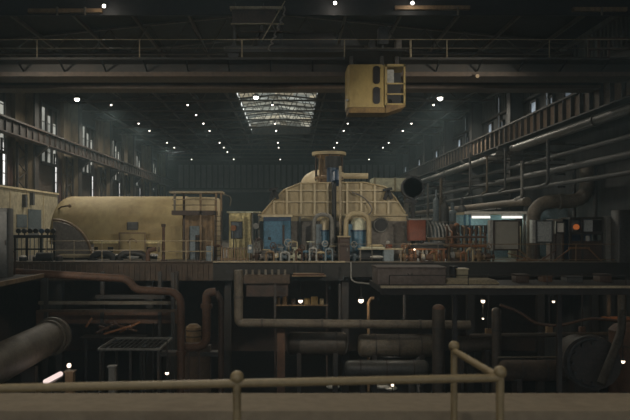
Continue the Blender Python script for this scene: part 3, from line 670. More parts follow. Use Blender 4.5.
for (py, a, b) in ((202, 273, 398), (190.5, 285, 387)):
    MB().box(X(a,y0), X(b,y0), y0-.28, y0, Z(py+.6,y0), Z(py-.6,y0)).build('horizontal_rib', 'cream_rib', t)
for px in (285, 300, 314, 330): MB().box(X(px,y0)-.06, X(px,y0)+.06, y0-.12, y0+.05, DECK, Z(217,y0)).build('lower_rib', 'grey', t)
lp = [Vector((X(a,y0), y0-.1, Z(b,y0))) for a, b in prof[1:-1]]
MB().tube(lp, .055, .02, 8).build('edge_rib', 'cream_panel', t)
MB().cyl((X(381,43.8), y0-.1, Z(225,43.8)), (X(381,43.8), y0+.2, Z(225,43.8)), .42, .36, 20).build('dark_opening', 'black', t)  # black disc stands in for the shade inside a round opening
MB().torus((X(381,43.8), y0-.1, Z(225,43.8)), .44, .05, 'Y').build('opening_rim', 'grey', t)
MB().tube([P(352,192,43.7), P(366,198,43.6), P(373,210,43.6), P(368,216,43.6), P(352,212,43.6)], .045, .5, 8).build('hanging_hose', 'grey_brown', t)
MB().sphere(((X(302,46)+X(344,46))/2, 47, Z(184,46)), 1.45, (1.0,.8,.72), 20, 12).build('dome', 'cream_rib', t)
for px in (274, 388): 
    m = MB(); m.bar(P(px-3.5, 200, 43.6), P(px, 190, 43.6), .2).bar(P(px+4, 199, 43.6), P(px, 190, 43.6), .2).bar(P(px-5, 190, 43.6), P(px+4, 188.5, 43.6), .16); m.build('lifting_bracket', 'black', t)
# inlet valve standing on the casing
y = 46.0; t = thing('inlet_valve', 'brown inlet valve drum with a wide flange standing on top of the turbine casing', 'valve', P(329, 182, y))
cx = X(329, y); zb = Z(181.6, 44.5)
MB().rings([(cx,y,zb-.15),(cx,y,zb+.3),(cx,y,zb+.5),(cx,y,Z(160,y)),(cx,y,Z(156,y))], [.75,.75,.55,.6,.9], 22).build('body', 'tan', t)
MB().cyl((cx,y,Z(155.5,y)), (cx,y,Z(152.5,y)), 1.12, seg=26).build('top_flange', 'cream_panel', t)
for k in range(8):
    a = 2*PI*k/8; c, s = math.cos(a), math.sin(a)
    MB().cyl((cx+.85*c, y+.85*s, zb+.1), (cx+.85*c, y+.85*s, Z(155,y)), .07, seg=8).build('tie_rod', 'tan' if k % 2 else 'brown_dark', t)
MB().cyl((cx,y,zb+.25), (cx,y,zb+.4), .95, seg=22).build('lower_flange', 'tan', t)
y = 44.3; t = thing('valve_servomotor', 'dark blue servomotor pipe running down the face of the turbine casing', 'actuator', P(334, 258, 43.4))
MB().tube([P(333, 159, 44.55), P(334, 170, 44.4), P(334, 188, 43.3), (X(334,43.3), 43.3, DECK)], .15, .4, 14).build('casing_tube', 'black', t)
MB().cyl(P(333, 184, 44.5), P(333, 157.5, 44.5), .40, seg=16).build('cylinder', 'blue_dark', t)
MB().cyl(P(333, 168, 44.5), P(333, 156.5, 44.5), .50, seg=16).build('motor', 'black', t)
MB().cyl(P(336, 183, 43.6), P(336, 173, 44.2), .30, seg=14).build('sleeve', 'blue_dark', t)
MB().cyl((X(334,43.3), 43.3, DECK), (X(334,43.3), 43.3, DECK+.15), .28).build('base_flange', 'blue_dark', t)
pipe('steam_pipe', 'cream_rib', 'short cream horizontal pipe leaving the inlet valve to the right above the casing', 'pipe', [P(338, 176, 46.0), P(368, 176, 46.0)], .19, flanges=[(P(342, 176, 46), (1,0,0))])
pipe('vent_pole', 'pale_rail', 'thin pale upright pole in front of the turbine casing beside the blue servomotor', 'pole', [P(340.3, 166, 43.0), (X(340.3,43), 43.0, DECK)], .085)
# big pale duct and its black mouth
t = thing('air_duct', 'wide pale green duct behind the right shoulder of the turbine casing', 'duct', P(391, 259, 52.5))
MB().box(X(372,52.5), X(412,52.5), 52.0, 54.0, Z(191,52.5), Z(178.5,52.5)).build('trunk', 'pale', t)
for px in (374, 394, 410): MB().box(X(px,52.5)-.06, X(px,52.5)+.06, 51.93, 54.07, Z(191.5,52.5), Z(178,52.5)).build('joint_band', 'wall_cream', t)
for px in (378, 407): MB().box(X(px,52.5)-.15, X(px,52.5)+.15, 52.6, 53.2, DECK, Z(191,52.5)).build('leg', 'grey', t)
y = 43.2; t = thing('duct_mouth', 'round black duct mouth on a dark stand right of the turbine casing', 'duct', P(412, 259, y))
c = P(413, 187.5, y); R_ = .74
MB().cyl(c + Vector((0,.25,0)), c + Vector((0.0,.55,0)), R_*.93, seg=28).build('barrel', 'black', t)
m = MB(); m.rings([c+Vector((0,.3,0)), c+Vector((0,0,0)), c+Vector((0,0,0)), c+Vector((0,.25,0))], [R_*.95, R_*.95, R_*.80, R_*.76], 28, cap=False); m.build('rim', 'black', t)
MB().cyl(c+Vector((0,.22,0)), c+Vector((0,.27,0)), R_*.78, seg=28).build('grille', 'black', t)
MB().box(c.x-.05, c.x+.13, y+.3, y+.6, DECK, c.z-.3).build('leg', 'black', t)
MB().box(c.x-.0, c.x+.2, y+.45, y+.6, DECK, c.z-.3).build('leg', 'black', t)
MB().box(c.x-.45, c.x+.3, y+.1, y+.65, c.z-.95, c.z-.72).build('saddle', 'black', t)

# ------------------------------------------------------------------ blue cabinets and arch pipes before the turbine
y = 42.4; t = thing('large_cabinet', 'large blue cabinet with a cream top at the left end of the turbine casing', 'cabinet', P(277, 259, 43))
MB().cbox(X(263.5,y), X(291,y), y, y+1.3, DECK+.1, Z(217,y), .05).build('body', 'blue', t)
MB().box(X(261.5,y), X(292.5,y), y-.15, y+1.35, Z(217,y), Z(214.8,y)).build('top', 'cream_rib', t)
MB().box(X(265,y), X(283,y), y-.03, y+.02, DECK+.25, Z(221.5,y)).build('door', 'blue', t)
MB().box(X(263.5,y), X(291,y), y-.04, y+.02, Z(221,y), Z(217,y)).build('fascia_band', 'blue_dark', t)
MB().box(X(282.5,y), X(284.5,y), y-.1, y, Z(244,y), Z(225,y)).build('cable_strip', 'brown_dark', t)
MB().box(X(268,y), X(271,y), y-.05, y, Z(240,y), Z(237,y)).build('lock_box', 'black', t)
MB().box(X(264,y), X(290.5,y), y+.1, y+1.2, DECK, DECK+.1).build('plinth', 'black', t)
for (p0, p1, tp, yy, lab, c0, c1) in ((314, 332, 213, 42.6, 'left', 320, 330), (346, 369, 212, 42.4, 'right', 351, 368)):
    pipe('arch_pipe', 'cream_panel' if lab == 'right' else 'grey', '%s one of two pale arched pipes in front of the turbine casing' % lab, 'pipe',
         [(X(p0,yy), yy, DECK), (X(p0,yy), yy, Z(tp+1.5,yy)), (X(p1,yy), yy, Z(tp+1.5,yy)), (X(p1,yy), yy, DECK)], (.12 if lab == 'left' else .15), bend=.75,
         flanges=[((X(p0,yy), yy, DECK+.8), (0,0,1)), ((X(p1,yy), yy, DECK+.8), (0,0,1))])
    t = thing('blue_regulator', 'blue regulator body with a cream dome under the %s arched pipe' % lab, 'regulator', (X((c0+c1)/2,yy), yy+.6, DECK)); ym = yy+.75; xm2 = X((c0+c1)/2, yy); rr = (X(c1,yy)-X(c0,yy))/2
    MB().rings([(xm2,ym,DECK),(xm2,ym,DECK+.1),(xm2,ym,DECK+.12),(xm2,ym,Z(231,yy)),(xm2,ym,Z(230,yy))], [rr*1.1,rr*1.1,rr*.85,rr*.95,rr*.9], 18).build('body', 'blue', t)
    MB().rings([(xm2,ym,Z(230.5,yy)),(xm2,ym,Z(222,yy)),(xm2,ym,Z(219,yy)),(xm2,ym,Z(217.5,yy))], [rr*.85,rr*.85,rr*.6,.1], 18).build('dome', 'pale' if lab == 'right' else 'cream_rib', t)
    MB().cyl((xm2,ym,Z(231.5,yy)), (xm2,ym,Z(230,yy)), rr*1.05, seg=18).build('flange', 'blue_dark', t)
    MB().box(X(p0,yy)+.05, X(c0,yy)+.15, ym-.2, ym+.3, DECK, Z(224,yy)).build('terminal_box', 'blue_grey' if lab == 'left' else 'blue', t)
y = 41.2; t = thing('relay_box', 'dark brown upright relay box below the pale pole', 'cabinet', P(344, 262, y))
MB().cbox(X(338.5,y), X(350,y), y, y+.7, DECK, Z(237,y), .03).build('body', 'brown_dark', t)
MB().box(X(339.8,y), X(348.7,y), y-.03, y, DECK+.15, Z(239,y)).build('door', 'brown_dark', t)
MB().box(X(338,y), X(350.5,y), y-.05, y+.75, Z(237.2,y), Z(236,y)).build('lid', 'cream_panel', t)
MB().box(X(347,y), X(347.8,y), y-.07, y-.03, Z(251,y), Z(248,y)).build('handle', 'grey', t)
# dark work bench with things on it
y = 40.9; t = thing('work_bench', 'low dark work bench with an olive top right of the relay box', 'bench', P(379, 263, y))
ztb = Z(248.5, y)
MB().box(X(359,y), X(403,y), y, y+1.1, ztb-.07, ztb).build('top', 'wall_cream', t)
MB().box(X(360,y), X(392,y), y+.85, y+.9, DECK, ztb-.07).build('back_panel', 'black', t)
MB().box(X(384,y), X(394,y), y+.1, y+.8, DECK, ztb-.07).build('drawer_unit', 'blue_grey', t)
MB().box(X(361,y), X(384,y), y+.1, y+.85, DECK+.15, DECK+.19).build('shelf', 'steel', t)
for px in (360.5, 401): MB().box(X(px,y)-.04, X(px,y)+.04, y+.05, y+.13, DECK, ztb-.07).build('leg', 'dim_rail', t)
solo(MB().sphere((X(378,y), y+.4, DECK+.19+.09), .34, (1.3,.8,.27)), 'rag_bundle', 'white', 'pale bundle of rags lying on the shelf of the dark work bench', 'rags')
t = thing('metal_tray', 'shallow olive tray lying on the work bench', 'tray', (X(371,y), y+.5, ztb))
MB().box(X(362,y), X(385,y), y+.25, y+.9, ztb, ztb+.08).build('tray', 'pale', t)
MB().sphere((X(378,y), y+.55, ztb+.14), .25, (1.5,.8,.5)).build('cloth', 'cream_panel', t)
t = thing('bench_vice', 'red bench vice with a pale head standing on the right end of the work bench', 'vice', (X(389.5,y), y+.45, ztb))
MB().cbox(X(387,y), X(393,y), y+.3, y+.6, ztb, ztb+.22).build('body', 'red', t)
MB().sphere((X(389,y), y+.45, ztb+.32), .13).build('head', 'grey_light', t)
MB().cyl((X(388,y), y+.2, ztb+.12), (X(388,y), y+.3, ztb+.12), .05).build('screw', 'grey', t)
# red brown box and curved ribs
y = 42.2; t = thing('terminal_box', 'red brown square box on a frame right of the turbine casing', 'cabinet', P(417, 259, y))
MB().cbox(X(409,y), X(426,y), y, y+.8, Z(240.5,y), Z(220,y), .04).build('box', 'red', t)
MB().box(X(408,y), X(432,y), y-.05, y+.85, Z(220,y), Z(218.5,y)).build('lid', 'grey', t)
for px in (410, 425): MB().box(X(px,y)-.06, X(px,y)+.06, y+.2, y+.35, DECK, Z(240.5,y)).build('leg', 'brown_dark', t)
t = thing('cooler_coil', 'row of pale curved cooler tubes right of the red brown box', 'cooler', P(440, 258, 43)); y = 42.8
for k in range(6):
    a = 428 + k*3.7; MB().tube([P(a, 221+k*.6, y+.2), P(a+2.6, 226+k*.4, y+.1), P(a+3.6, 231, y), P(a+4.0, 238, y)], .055, .3, 8).build('tube', 'grey_light', t)
MB().box(X(427,y), X(452,y), y-.1, y+.3, Z(240,y), Z(237.5,y)).build('header', 'tan', t)
for px in (429, 450): MB().box(X(px,y)-.05, X(px,y)+.05, y, y+.1, DECK, Z(240,y)).build('leg', 'tan', t)
# dark cover lying on an orange trestle
y = 41.0; t = thing('orange_trestle', 'orange brown trestle frame in front of the cooler coil', 'trestle', P(430, 262, y)); zt_ = Z(248.5, y)
MB().box(X(413,y), X(447,y), y, y+.1, zt_-.08, zt_).build('beam', 'rust_orange', t); MB().box(X(413,y), X(447,y), y+.7, y+.8, zt_-.08, zt_).build('beam', 'rust_orange', t)
for px in (415, 444):
    for yy in (y, y+.7): MB().box(X(px,y)-.05, X(px,y)+.05, yy, yy+.1, DECK, zt_-.08).build('leg', 'rust_orange', t)
m = MB(); ax = zt_
m.loft([[Vector((X(px,y)+0*k, y+.4+.42*s*math.cos(k*PI/10), ax + h*math.sin(k*PI/10))) for k in range(11)] for (px, s, h) in ((415,.45,.16),(419,.9,.3),(428,1,.36),(440,1,.40),(444,.9,.36))])
solo(m, 'machine_cover', 'black', 'dark rounded machine cover lying on the orange trestle', 'cover')
m = MB().cyl((X(414.5,y-.3), y-.3, DECK), (X(414.5,y-.3), y-.3, Z(250.4,y-.3)), .025, seg=6)
t = thing('stand_lamp', 'tiny lit lamp on a thin stand in front of the orange trestle', 'lamp', (X(414.5,y-.3), y-.3, DECK)); m.build('stand', 'steel', t)
MB().sphere(P(414.5, 249.5, y-.3), .055, seg=10, rn=6).build('bulb', 'lamp_warm', t)

# ------------------------------------------------------------------ valves, pumps and gauges along the front of the floor
def valve(px, y, h, col, wheel, label, wr=.2, facing='Y'):
    x = X(px, y); t = thing('handwheel_valve', label, 'valve', (x, y, DECK), 'handwheel valves')
    MB().cyl((x-.32,y,DECK+.28), (x+.32,y,DECK+.28), .10, seg=10).build('pipe_stub', col, t)
    MB().rings([(x,y,DECK),(x,y,DECK+.14),(x,y,DECK+.30),(x,y,DECK+.46),(x,y,DECK+.5)], [.12,.12,.22,.13,.17], 12).build('body', col, t)
    for s in (-1, 1): MB().cyl((x+s*.27,y,DECK+.28), (x+s*.33,y,DECK+.28), .17, seg=12).build('flange', col, t)
    m = MB(); 
    for s in (-1, 1): m.bar((x+s*.11,y,DECK+.48), (x+s*.05,y,DECK+h-.1), .035)
    m.box(x-.07, x+.07, y-.04, y+.04, DECK+h-.14, DECK+h-.06); m.build('yoke', col, t)
    MB().cyl((x,y,DECK+.45), (x,y,DECK+h+.06), .022, seg=6).build('stem', 'grey', t)
    m = MB()
    if facing == 'Y':
        c = (x, y-.06, DECK+h); m.torus(c, wr, .028, 'Y', seg=16, ts=6)
        for k in range(3):
            a = k*2*PI/3+.5; m.bar(c, (x+wr*math.cos(a), y-.06, DECK+h+wr*math.sin(a)), .03)
    else:
        c = (x, y, DECK+h); m.torus(c, wr, .028, 'Z', seg=16, ts=6)
        for k in range(3):
            a = k*2*PI/3; m.bar(c, (x+wr*math.cos(a), y+wr*math.sin(a), DECK+h), .03)
    m.build('handwheel', wheel, t)
vl = [(257, 41.5, .95, 'brown_dark', 'grey', 'Y', 'brown'), (266, 41.3, .7, 'grey_brown', 'cream_panel', 'Z', 'grey'), (273, 41.6, .95, 'brown_dark', 'rust', 'Y', 'brown'), (281, 41.3, .85, 'blue_grey', 'grey_light', 'Z', 'pale blue grey'), (288, 41.7, 1.1, 'grey', 'grey_light', 'Y', 'grey'),
      (295, 41.3, .8, 'pale', 'pale', 'Z', 'pale'), (302, 41.7, .8, 'rust', 'rust', 'Y', 'rusty'), (310.5, 41.9, 1.15, 'blue_grey', 'pale', 'Z', 'blue grey'), (317, 41.3, .7, 'brown_dark', 'tan', 'Z', 'brown'), (325, 41.5, 1.05, 'blue', 'grey_light', 'Y', 'blue'), (333, 41.9, .9, 'grey_brown', 'wall_cream', 'Z', 'dull grey'),
      (354, 41.9, 1.0, 'blue_grey', 'grey_light', 'Y', 'blue grey')]
for k, (px, y, h, c, wl, fc, nm) in enumerate(vl):
    valve(px, y, h, c, wl, '%s handwheel valve, %s from the left in the row before the turbine casing' % (nm, ORD[k]), .17 + .05*(k % 3 == 1), fc)
def pump(px, y, col, label, s=1.0):
    x = X(px, y); t = thing('motor_pump', label, 'pump', (x, y, DECK), 'small motor pumps')
    MB().box(x-.45*s, x+.45*s, y-.2*s, y+.2*s, DECK, DECK+.12*s).build('base_plate', 'brown_dark', t)
    MB().cyl((x-.1*s,y,DECK+.36*s), (x+.42*s,y,DECK+.36*s), .2*s, seg=14).build('motor', col, t)
    MB().cyl((x-.16*s,y,DECK+.36*s), (x-.38*s,y,DECK+.36*s), .24*s, .17*s, 14).build('volute', 'grey', t)
    MB().cyl((x-.28*s,y,DECK+.5*s), (x-.28*s,y,DECK+.85*s), .08*s, seg=10).build('outlet', 'grey', t)
    MB().box(x+.05*s, x+.25*s, y-.1*s, y+.1*s, DECK+.5*s, DECK+.66*s).build('terminal_box', col, t)
    for q in (-.25, .25): MB().box(x+q*s-.05, x+q*s+.05, y-.15*s, y+.15*s, DECK+.12*s, DECK+.3*s).build('foot', 'brown_dark', t)
pump(298.5, 43.0, 'blue', 'blue motor pump behind the pale valve before the turbine casing', .8)
pump(308, 43.25, 'blue_grey', 'grey blue motor pump beside the left arched pipe', .9)
pump(427, 40.9-.6, 'rust', 'rusty motor pump on the floor before the orange trestle', .8)
pump(456.5, 41.5, 'tan', 'tan motor pump between the trestle and the rusty pipe stand', 1.0)
pump(477, 41.6, 'brown_dark', 'brown motor pump beside the big grey panel board', 1.0)
# low header pipe behind the row of valves
pipe('header_pipe', 'grey_brown', 'long low grey header pipe behind the row of valves', 'pipe', [(X(255,42.15), 42.15, DECK+.5), (X(336,42.15), 42.15, DECK+.5)], .10, flanges=[((X(p,42.15), 42.15, DECK+.5), (1,0,0)) for p in (262, 284, 305, 326)])
for p in (256, 296, 335): pass
# pipe and frame clutter right of the trestle: rusty stand with uprights
t = thing('pipe_stand', 'rusty pipe stand with many upright pipes left of the large grey panel board', 'pipe stand', P(466, 262, 42)); y = 42.2
MB().cyl((X(446,y), y, Z(246,y)), (X(486.5,y), y, Z(246,y)), .09, seg=10).build('header', 'rust_orange', t)
MB().cyl((X(446,y), y, Z(237,y)), (X(486.5,y), y, Z(237,y)), .07, seg=10).build('header', 'rust', t)
for k, (px, tp, c) in enumerate(((447, 226, 'rust'), (452, 231, 'rust_orange'), (459, 233, 'rust'), (464.5, 226, 'tan'), (470, 228, 'rust_orange'), (476, 230, 'rust'), (480.5, 227, 'tan'), (485, 233, 'rust'))):
    MB().tube([(X(px,y), y+.02, DECK), (X(px,y), y+.02, Z(tp,y)-.05), (X(px,y)+.02, y+.5, Z(tp,y))], .055, .12, 8).build('upright', c, t)
    MB().cyl((X(px,y), y, Z(242,y)-.08), (X(px,y), y, Z(242,y)+.08), .12, seg=10).build('coupling', c, t)
for k in range(7):
    px = 458 + k*4.6; y = 43.2; x = X(px, y)
    t = thing('spring_hanger', 'dark spring canister, %s from the left of seven in a row under the canopy' % ORD[k], 'spring hanger', (x, y, DECK), 'spring canisters')
    MB().cyl((x,y,DECK), (x,y,Z(234,y)), .05, seg=8).build('rod', 'brown_dark', t); MB().cyl((x,y,Z(234,y)), (x,y,Z(226,y)), .115, seg=12).build('canister', 'brown_dark', t)
    MB().cyl((x,y,Z(226,y)), (x,y,Z(225.3,y)), .14, seg=12).build('lid', 'rust', t)
for (p0, p1, tp, y, mt, lab) in ((430.5, 438.5, 250, 42.1, 'cream_panel', 'small cream terminal box standing under the dark machine cover'), (452, 457, 248, 42.9, 'wall_cream', 'narrow cream box behind the tan motor pump')):
    t = thing('terminal_box', lab, 'cabinet', P((p0+p1)/2, 261, y)); MB().cbox(X(p0,y), X(p1,y), y, y+.4, DECK, Z(tp,y), .03).build('box', mt, t)
    MB().box(X(p0+1,y), X(p1-1,y), y-.025, y, DECK+.2, Z(tp+1.5,y)).build('door', mt, t)
t = thing('pump_casting', 'rust orange valve casting with a round head between the cooler coil and the canopy', 'casting', P(454, 258, 43.6)); y = 43.9; x = X(453.5, y)
MB().rings([(x,y,DECK),(x,y,DECK+.9),(x,y,Z(236,y)),(x,y,Z(232,y)),(x,y,Z(228,y)),(x,y,Z(224,y))], [.35,.3,.2,.34,.36,.2], 14).build('body', 'rust', t)
MB().sphere((x+.15,y-.2,Z(226,y)), .2).build('head', 'rust_orange', t)
# upright grey vessels behind
for (px, w_, tp, mt, lab) in ((436, 3.0, 197, 'blue_grey', 'slim grey blue upright pipe vessel behind the cooler coil'), (444.5, 4.2, 203, 'grey_dark', 'dark grey upright vessel behind the cooler coil'), (452.5, 6, 210, 'blue_grey', 'grey blue upright vessel with a domed top left of the canopy'), (462, 4.5, 205, 'grey_dark', 'dark upright vessel touching the left end of the canopy')):
    y = 49.3 + (px % 3)*.4; x = X(px, y); r_ = w_*y/F; t = thing('upright_vessel', lab, 'vessel', (x, y, DECK))
    MB().rings([(x,y,DECK+.3),(x,y,DECK+.6),(x,y,Z(tp+5,y)),(x,y,Z(tp+2,y)),(x,y,Z(tp,y))], [r_*.7,r_,r_,r_*.8,r_*.3], 18).build('shell', mt, t)
    MB().cyl((x,y,DECK), (x,y,DECK+.35), r_*.8, seg=18).build('skirt', mt, t)
    MB().cyl((x,y,Z(tp,y)-.05), (x,y,Z(tp,y)+.5), r_*.3, seg=10).build('nozzle', mt, t)
    for py in (238, 222): MB().cyl((x,y,Z(py,y)-.05), (x,y,Z(py,y)+.05), r_*1.08, seg=18).build('band', 'grey', t)

# ------------------------------------------------------------------ lit canopy on the right
y = 45.6; t = thing('lit_canopy', 'long workshop canopy with a cream roof edge on the right', 'canopy', P(495, 257, 46.5))
xa, xb = X(464, y), X(526, y)
MB().box(xa, xb, y-.1, y+2.2, Z(214.5,y), Z(212,y)).build('roof', 'wall_cream', t)
MB().box(xa, xb, y-.14, y-.1, Z(214,y), Z(211.5,y)).build('roof_edge', 'white', t)
MB().box(xa, xb, y+2.1, y+2.2, DECK, Z(214.5,y)).build('back_wall', 'blue_grey', t)
for px in (465, 470, 524): MB().box(X(px,y)-.06, X(px,y)+.06, y, y+.12, DECK, Z(214,y)).build('post', 'blue' if px < 480 else 'grey', t)
MB().box(X(466,y), X(490,y), y+1.9, y+2.0, Z(231,y), Z(229.5,y)).build('shelf', 'grey', t)
MB().box(X(514,y), X(524,y), y+.6, y+1.2, DECK, Z(226,y)).build('locker', 'wall_cream', t)
for (p0, p1, lab) in ((472, 490, 'left'), (502, 522, 'right')):
    t = thing('fluorescent_lamp', 'lit white fluorescent lamp at the %s half of the canopy roof edge' % lab, 'lamp', P((p0+p1)/2, 217, y-.3), 'canopy lamps')
    MB().cyl(P(p0, 217.2, y-.3), P(p1, 217.2, y-.3), .075, seg=10).build('tube', 'tube_white', t)
    MB().box(X(p0-.5,y-.3), X(p1+.5,y-.3), y-.24, y-.145, Z(217.6,y-.3), Z(213.5,y-.3)).build('fitting', 'grey_light', t)
    point_light('canopy_light', P((p0+p1)/2, 219.5, y-.35), 10, (1,.95,.85), .3)
    point_light('canopy_light', P((p0+p1)/2, 219, y+.9), 30, (.62,1,.92), .3)
# big panel boards
def board(p0, p1, tp, bt, y, mt, fm, lab, edge=None, legs=True):
    t = thing('panel_board', lab, 'panel board', P((p0+p1)/2, 263, y))
    MB().box(X(p0,y), X(p1,y), y, y+.12, Z(bt,y), Z(tp,y)).build('panel', mt, t)
    m = MB(); f = .09
    m.box(X(p0,y), X(p1,y), y-.05, y, Z(tp,y)-f, Z(tp,y)); m.box(X(p0,y), X(p1,y), y-.05, y, Z(bt,y), Z(bt,y)+f)
    m.box(X(p0,y), X(p0,y)+f, y-.05, y, Z(bt,y)+f, Z(tp,y)-f); m.box(X(p1,y)-f, X(p1,y), y-.05, y, Z(bt,y)+f, Z(tp,y)-f); m.build('frame', fm, t)
    if edge: MB().box(X(p0-edge,y), X(p0,y)-.01, y-.02, y+.5, Z(bt,y), Z(tp,y)).build('side_panel', 'grey_light', t)
    for px in (p0+1, p1-1): MB().box(X(px,y)-.05, X(px,y)+.05, y+.12, y+.2, DECK, Z(bt,y)+.2).build('leg', 'brown_dark', t)
board(493, 519.5, 220, 250.5, 41.7, 'board', 'brown_dark', 'largest grey panel board with a dark frame in front of the canopy', 3)
board(535.5, 553, 220, 243, 41.8, 'glass_pale', 'grey_dark', 'middle-sized pale panel board with a white left side, right of the largest board', 3.2)
board(555.5, 565, 221.5, 233.5, 41.8, 'white', 'grey_dark', 'small white square panel board next to the dark glazed booth')
t = thing('switchgear_cabinet', 'tall dull grey cabinet behind the small white square panel board', 'cabinet', P(558, 262, 42.4)); y = 42.2
MB().cbox(X(552,y), X(563,y), y, y+1.0, DECK, Z(219,y), .03).build('body', 'grey_brown', t); MB().box(X(553,y), X(562,y), y-.03, y, DECK+.15, Z(234.5,y)).build('door', 'grey_brown', t)
# dark glazed booth
y = 41.1; t = thing('glazed_booth', 'dark framed glazed booth with an orange glow in its left pane', 'booth', P(587, 263, 41))
xa, xb = X(570, y), X(604, y)
MB().box(xa, xb, y, y+1.8, Z(219,y), Z(217,y)).build('roof', 'steel', t)
MB().box(xa, xb, y+1.7, y+1.8, DECK, Z(219,y)).build('back_wall', 'blue_dark', t)
for px in (570.6, 582.5, 603.4): MB().box(X(px,y)-.07, X(px,y)+.07, y, y+.12, DECK, Z(219,y)).build('frame_post', 'steel', t)
MB().box(xa, xb, y, y+.1, Z(234.5,y), Z(231.5,y)).build('sill', 'steel', t)
MB().box(xa+.1, xb-.1, y+.03, y+.08, DECK, Z(241,y)).build('lower_panel', 'brown_dark', t)
MB().box(X(584,y), X(593,y), y+.05, y+.08, Z(231.5,y), Z(220,y)).build('window_pane', 'glass_pale', t)
MB().box(X(593.5,y), X(603,y), y+.05, y+.08, Z(231.5,y), Z(220,y)).build('window_pane', 'glass_dark', t)
MB().box(X(571.5,y), X(581.5,y), y+.4, y+.44, Z(231.5,y), Z(220,y)).build('window_pane', 'glass_grey', t)
MB().cyl((X(603.9,y), y-.02, DECK), (X(603.9,y), y-.02, Z(217,y)), .02, seg=6).build('conduit', 'grey', t)
t = thing('orange_beacon', 'glowing orange beacon lamp in the left opening of the glazed booth', 'lamp', P(576.5, 231.5, y+.2))
MB().sphere(P(576.3, 227, y+.2), .19, (1,.7,.9)).build('dome', 'lamp_orange', t); MB().cyl(P(576.3, 231.6, y+.2), P(576.3, 229.5, y+.2), .18).build('base', 'steel', t)
t = thing('paint_tin', 'pale tin standing behind the lower opening of the glazed booth', 'tin', P(588, 240.8, y+.3)); MB().cyl(P(588, 241, y+.06), P(588, 236, y+.06), .13, seg=14).build('can', 'grey_light', t); MB().cyl(P(588, 236, y+.06), P(588, 235.7, y+.06), .14, seg=14).build('lid', 'grey', t)
# timber heap and bits between boards
for k, (a, b, c, d, mt, nm) in enumerate(((506, 259, 532, 258, 'wood', 'bottom'), (516, 257, 537, 258.6, 'rust_orange', 'orange'), (508, 251, 536, 258.4, 'wood', 'long slanting'), (519, 247.5, 532, 258.2, 'tan', 'steep'), (524, 256.5, 548, 258.4, 'wood', 'right-hand'), (540, 262, 556, 250, 'rust', 'leaning rusty'))):
    y = 40.8 + .15*k if k < 5 else 40.75
    solo(MB().bar(P(a, b+2.5, y), P(c, d+2.5, y), .22, .06) if k < 5 else MB().bar(P(a, b-1, y), P(c, d, y+.2), .07), 'timber_plank' if k < 5 else 'steel_bar', mt, '%s %s in the heap between the two larger panel boards' % (nm, 'plank') if k < 5 else 'leaning rusty bar below the small white panel board', 'plank' if k < 5 else 'bar', 'planks in the heap' if k < 5 else None)
t = thing('folding_trestle', 'thin orange brown trestle with splayed legs in front of the glazed booth', 'trestle', P(583, 262, 40.8)); y = 40.8
MB().box(X(569,y), X(590,y), y, y+.1, Z(249,y), Z(247,y)).build('beam', 'wood', t)
for (a, b) in ((571, 553), (588, 602)): MB().bar(P(a, 248, y), (X(b,y), y, DECK+.02), .06).build('leg', 'wood', t)
t = thing('grey_column', 'pale grey square column casing standing right of the glazed booth', 'column', P(606, 263, 41)); y = 41
MB().box(X(606,y), X(611,y), y, y+.4, DECK, Z(216,y)).build('casing', 'grey', t); MB().box(X(605.7,y), X(611.3,y), y-.03, y+.43, DECK, DECK+.15).build('foot', 'grey', t)
solo(MB().cbox(X(618.5,40), X(632,40), 40.0, 41.0, DECK, Z(210,40), .05), 'tall_cabinet', 'grey_dark', 'tall dark grey cabinet at the right edge beyond the glazed booth', 'cabinet')
railing('thin handrail on the right bay before the panel boards, with a pale lower rail', (X(478,40.45), 40.45), (X(625,40.45), 40.45), DECK+.05, 1.0, 2.6, 'tan', .022, (1.0, .1))
railing('thin dark handrail along the floor edge in front of the work bench', (X(306,40.65), 40.65), (X(471,40.65), 40.65), DECK, 1.05, 1.9, 'dim_rail', .018, (1.0,))

# right bay floor: steel box, plinth, kerb
y = 25.2; t = thing('steel_box', 'wide low grey brown steel box near the front edge of the right bay', 'box', P(411, 285, 26)); 
MB().cbox(X(377,y), X(446,y), y, y+1.5, DECK, Z(267.5,y), .03).build('body', 'box_brown', t)
MB().box(X(376.5,y), X(446.5,y), y-.03, y+1.53, Z(268.3,y), Z(267,y)).build('lid', 'box_brown', t)
MB().torus((X(410,y), y-.02, Z(273,y)), .08, .015, 'Y', PI, 2*PI, 10, 6).build('handle', 'steel', t)
solo(MB().prism([(X(446,25.2), DECK), (X(500,25.2), DECK), (X(496,25.2), Z(280,25.2)), (X(449,25.2), Z(280,25.2))], 'Y', 25.2, 26.3), 'concrete_plinth', 'plinth', 'low pale concrete plinth right of the wide steel box', 'plinth')
t = thing('tool_chest', 'pale cream chest behind the concrete plinth on the right bay', 'chest', P(464, 280, 26.6)); y = 26.6
MB().cbox(X(457.5,y), X(468.5,y), y, y+.6, DECK, Z(269,y), .03).build('body', 'wall_cream', t); MB().box(X(457,y), X(469,y), y-.03, y+.63, Z(269.5,y), Z(268.5,y)).build('lid', 'cream_rib', t)
t = thing('oil_drum', 'dark oil drum left of the cream chest', 'drum', P(454, 280, 26.9)); y = 26.95
MB().cyl((X(453.5,y), y, DECK), (X(453.5,y), y, Z(266,y)), .17, seg=16).build('drum', 'black', t)
for py in (270, 274): MB().cyl((X(453.5,y), y, Z(py,y)-.02), (X(453.5,y), y, Z(py,y)+.02), .185, seg=16).build('hoop', 'black', t)
railing('dark guard railing along the front edge of the right bay', (X(384,24.2)+.2, 24.3), (X(626,24.3), 24.3), DECK+.05, .34, 3.2, 'steel', .016, (1.0,), name='edge_railing')
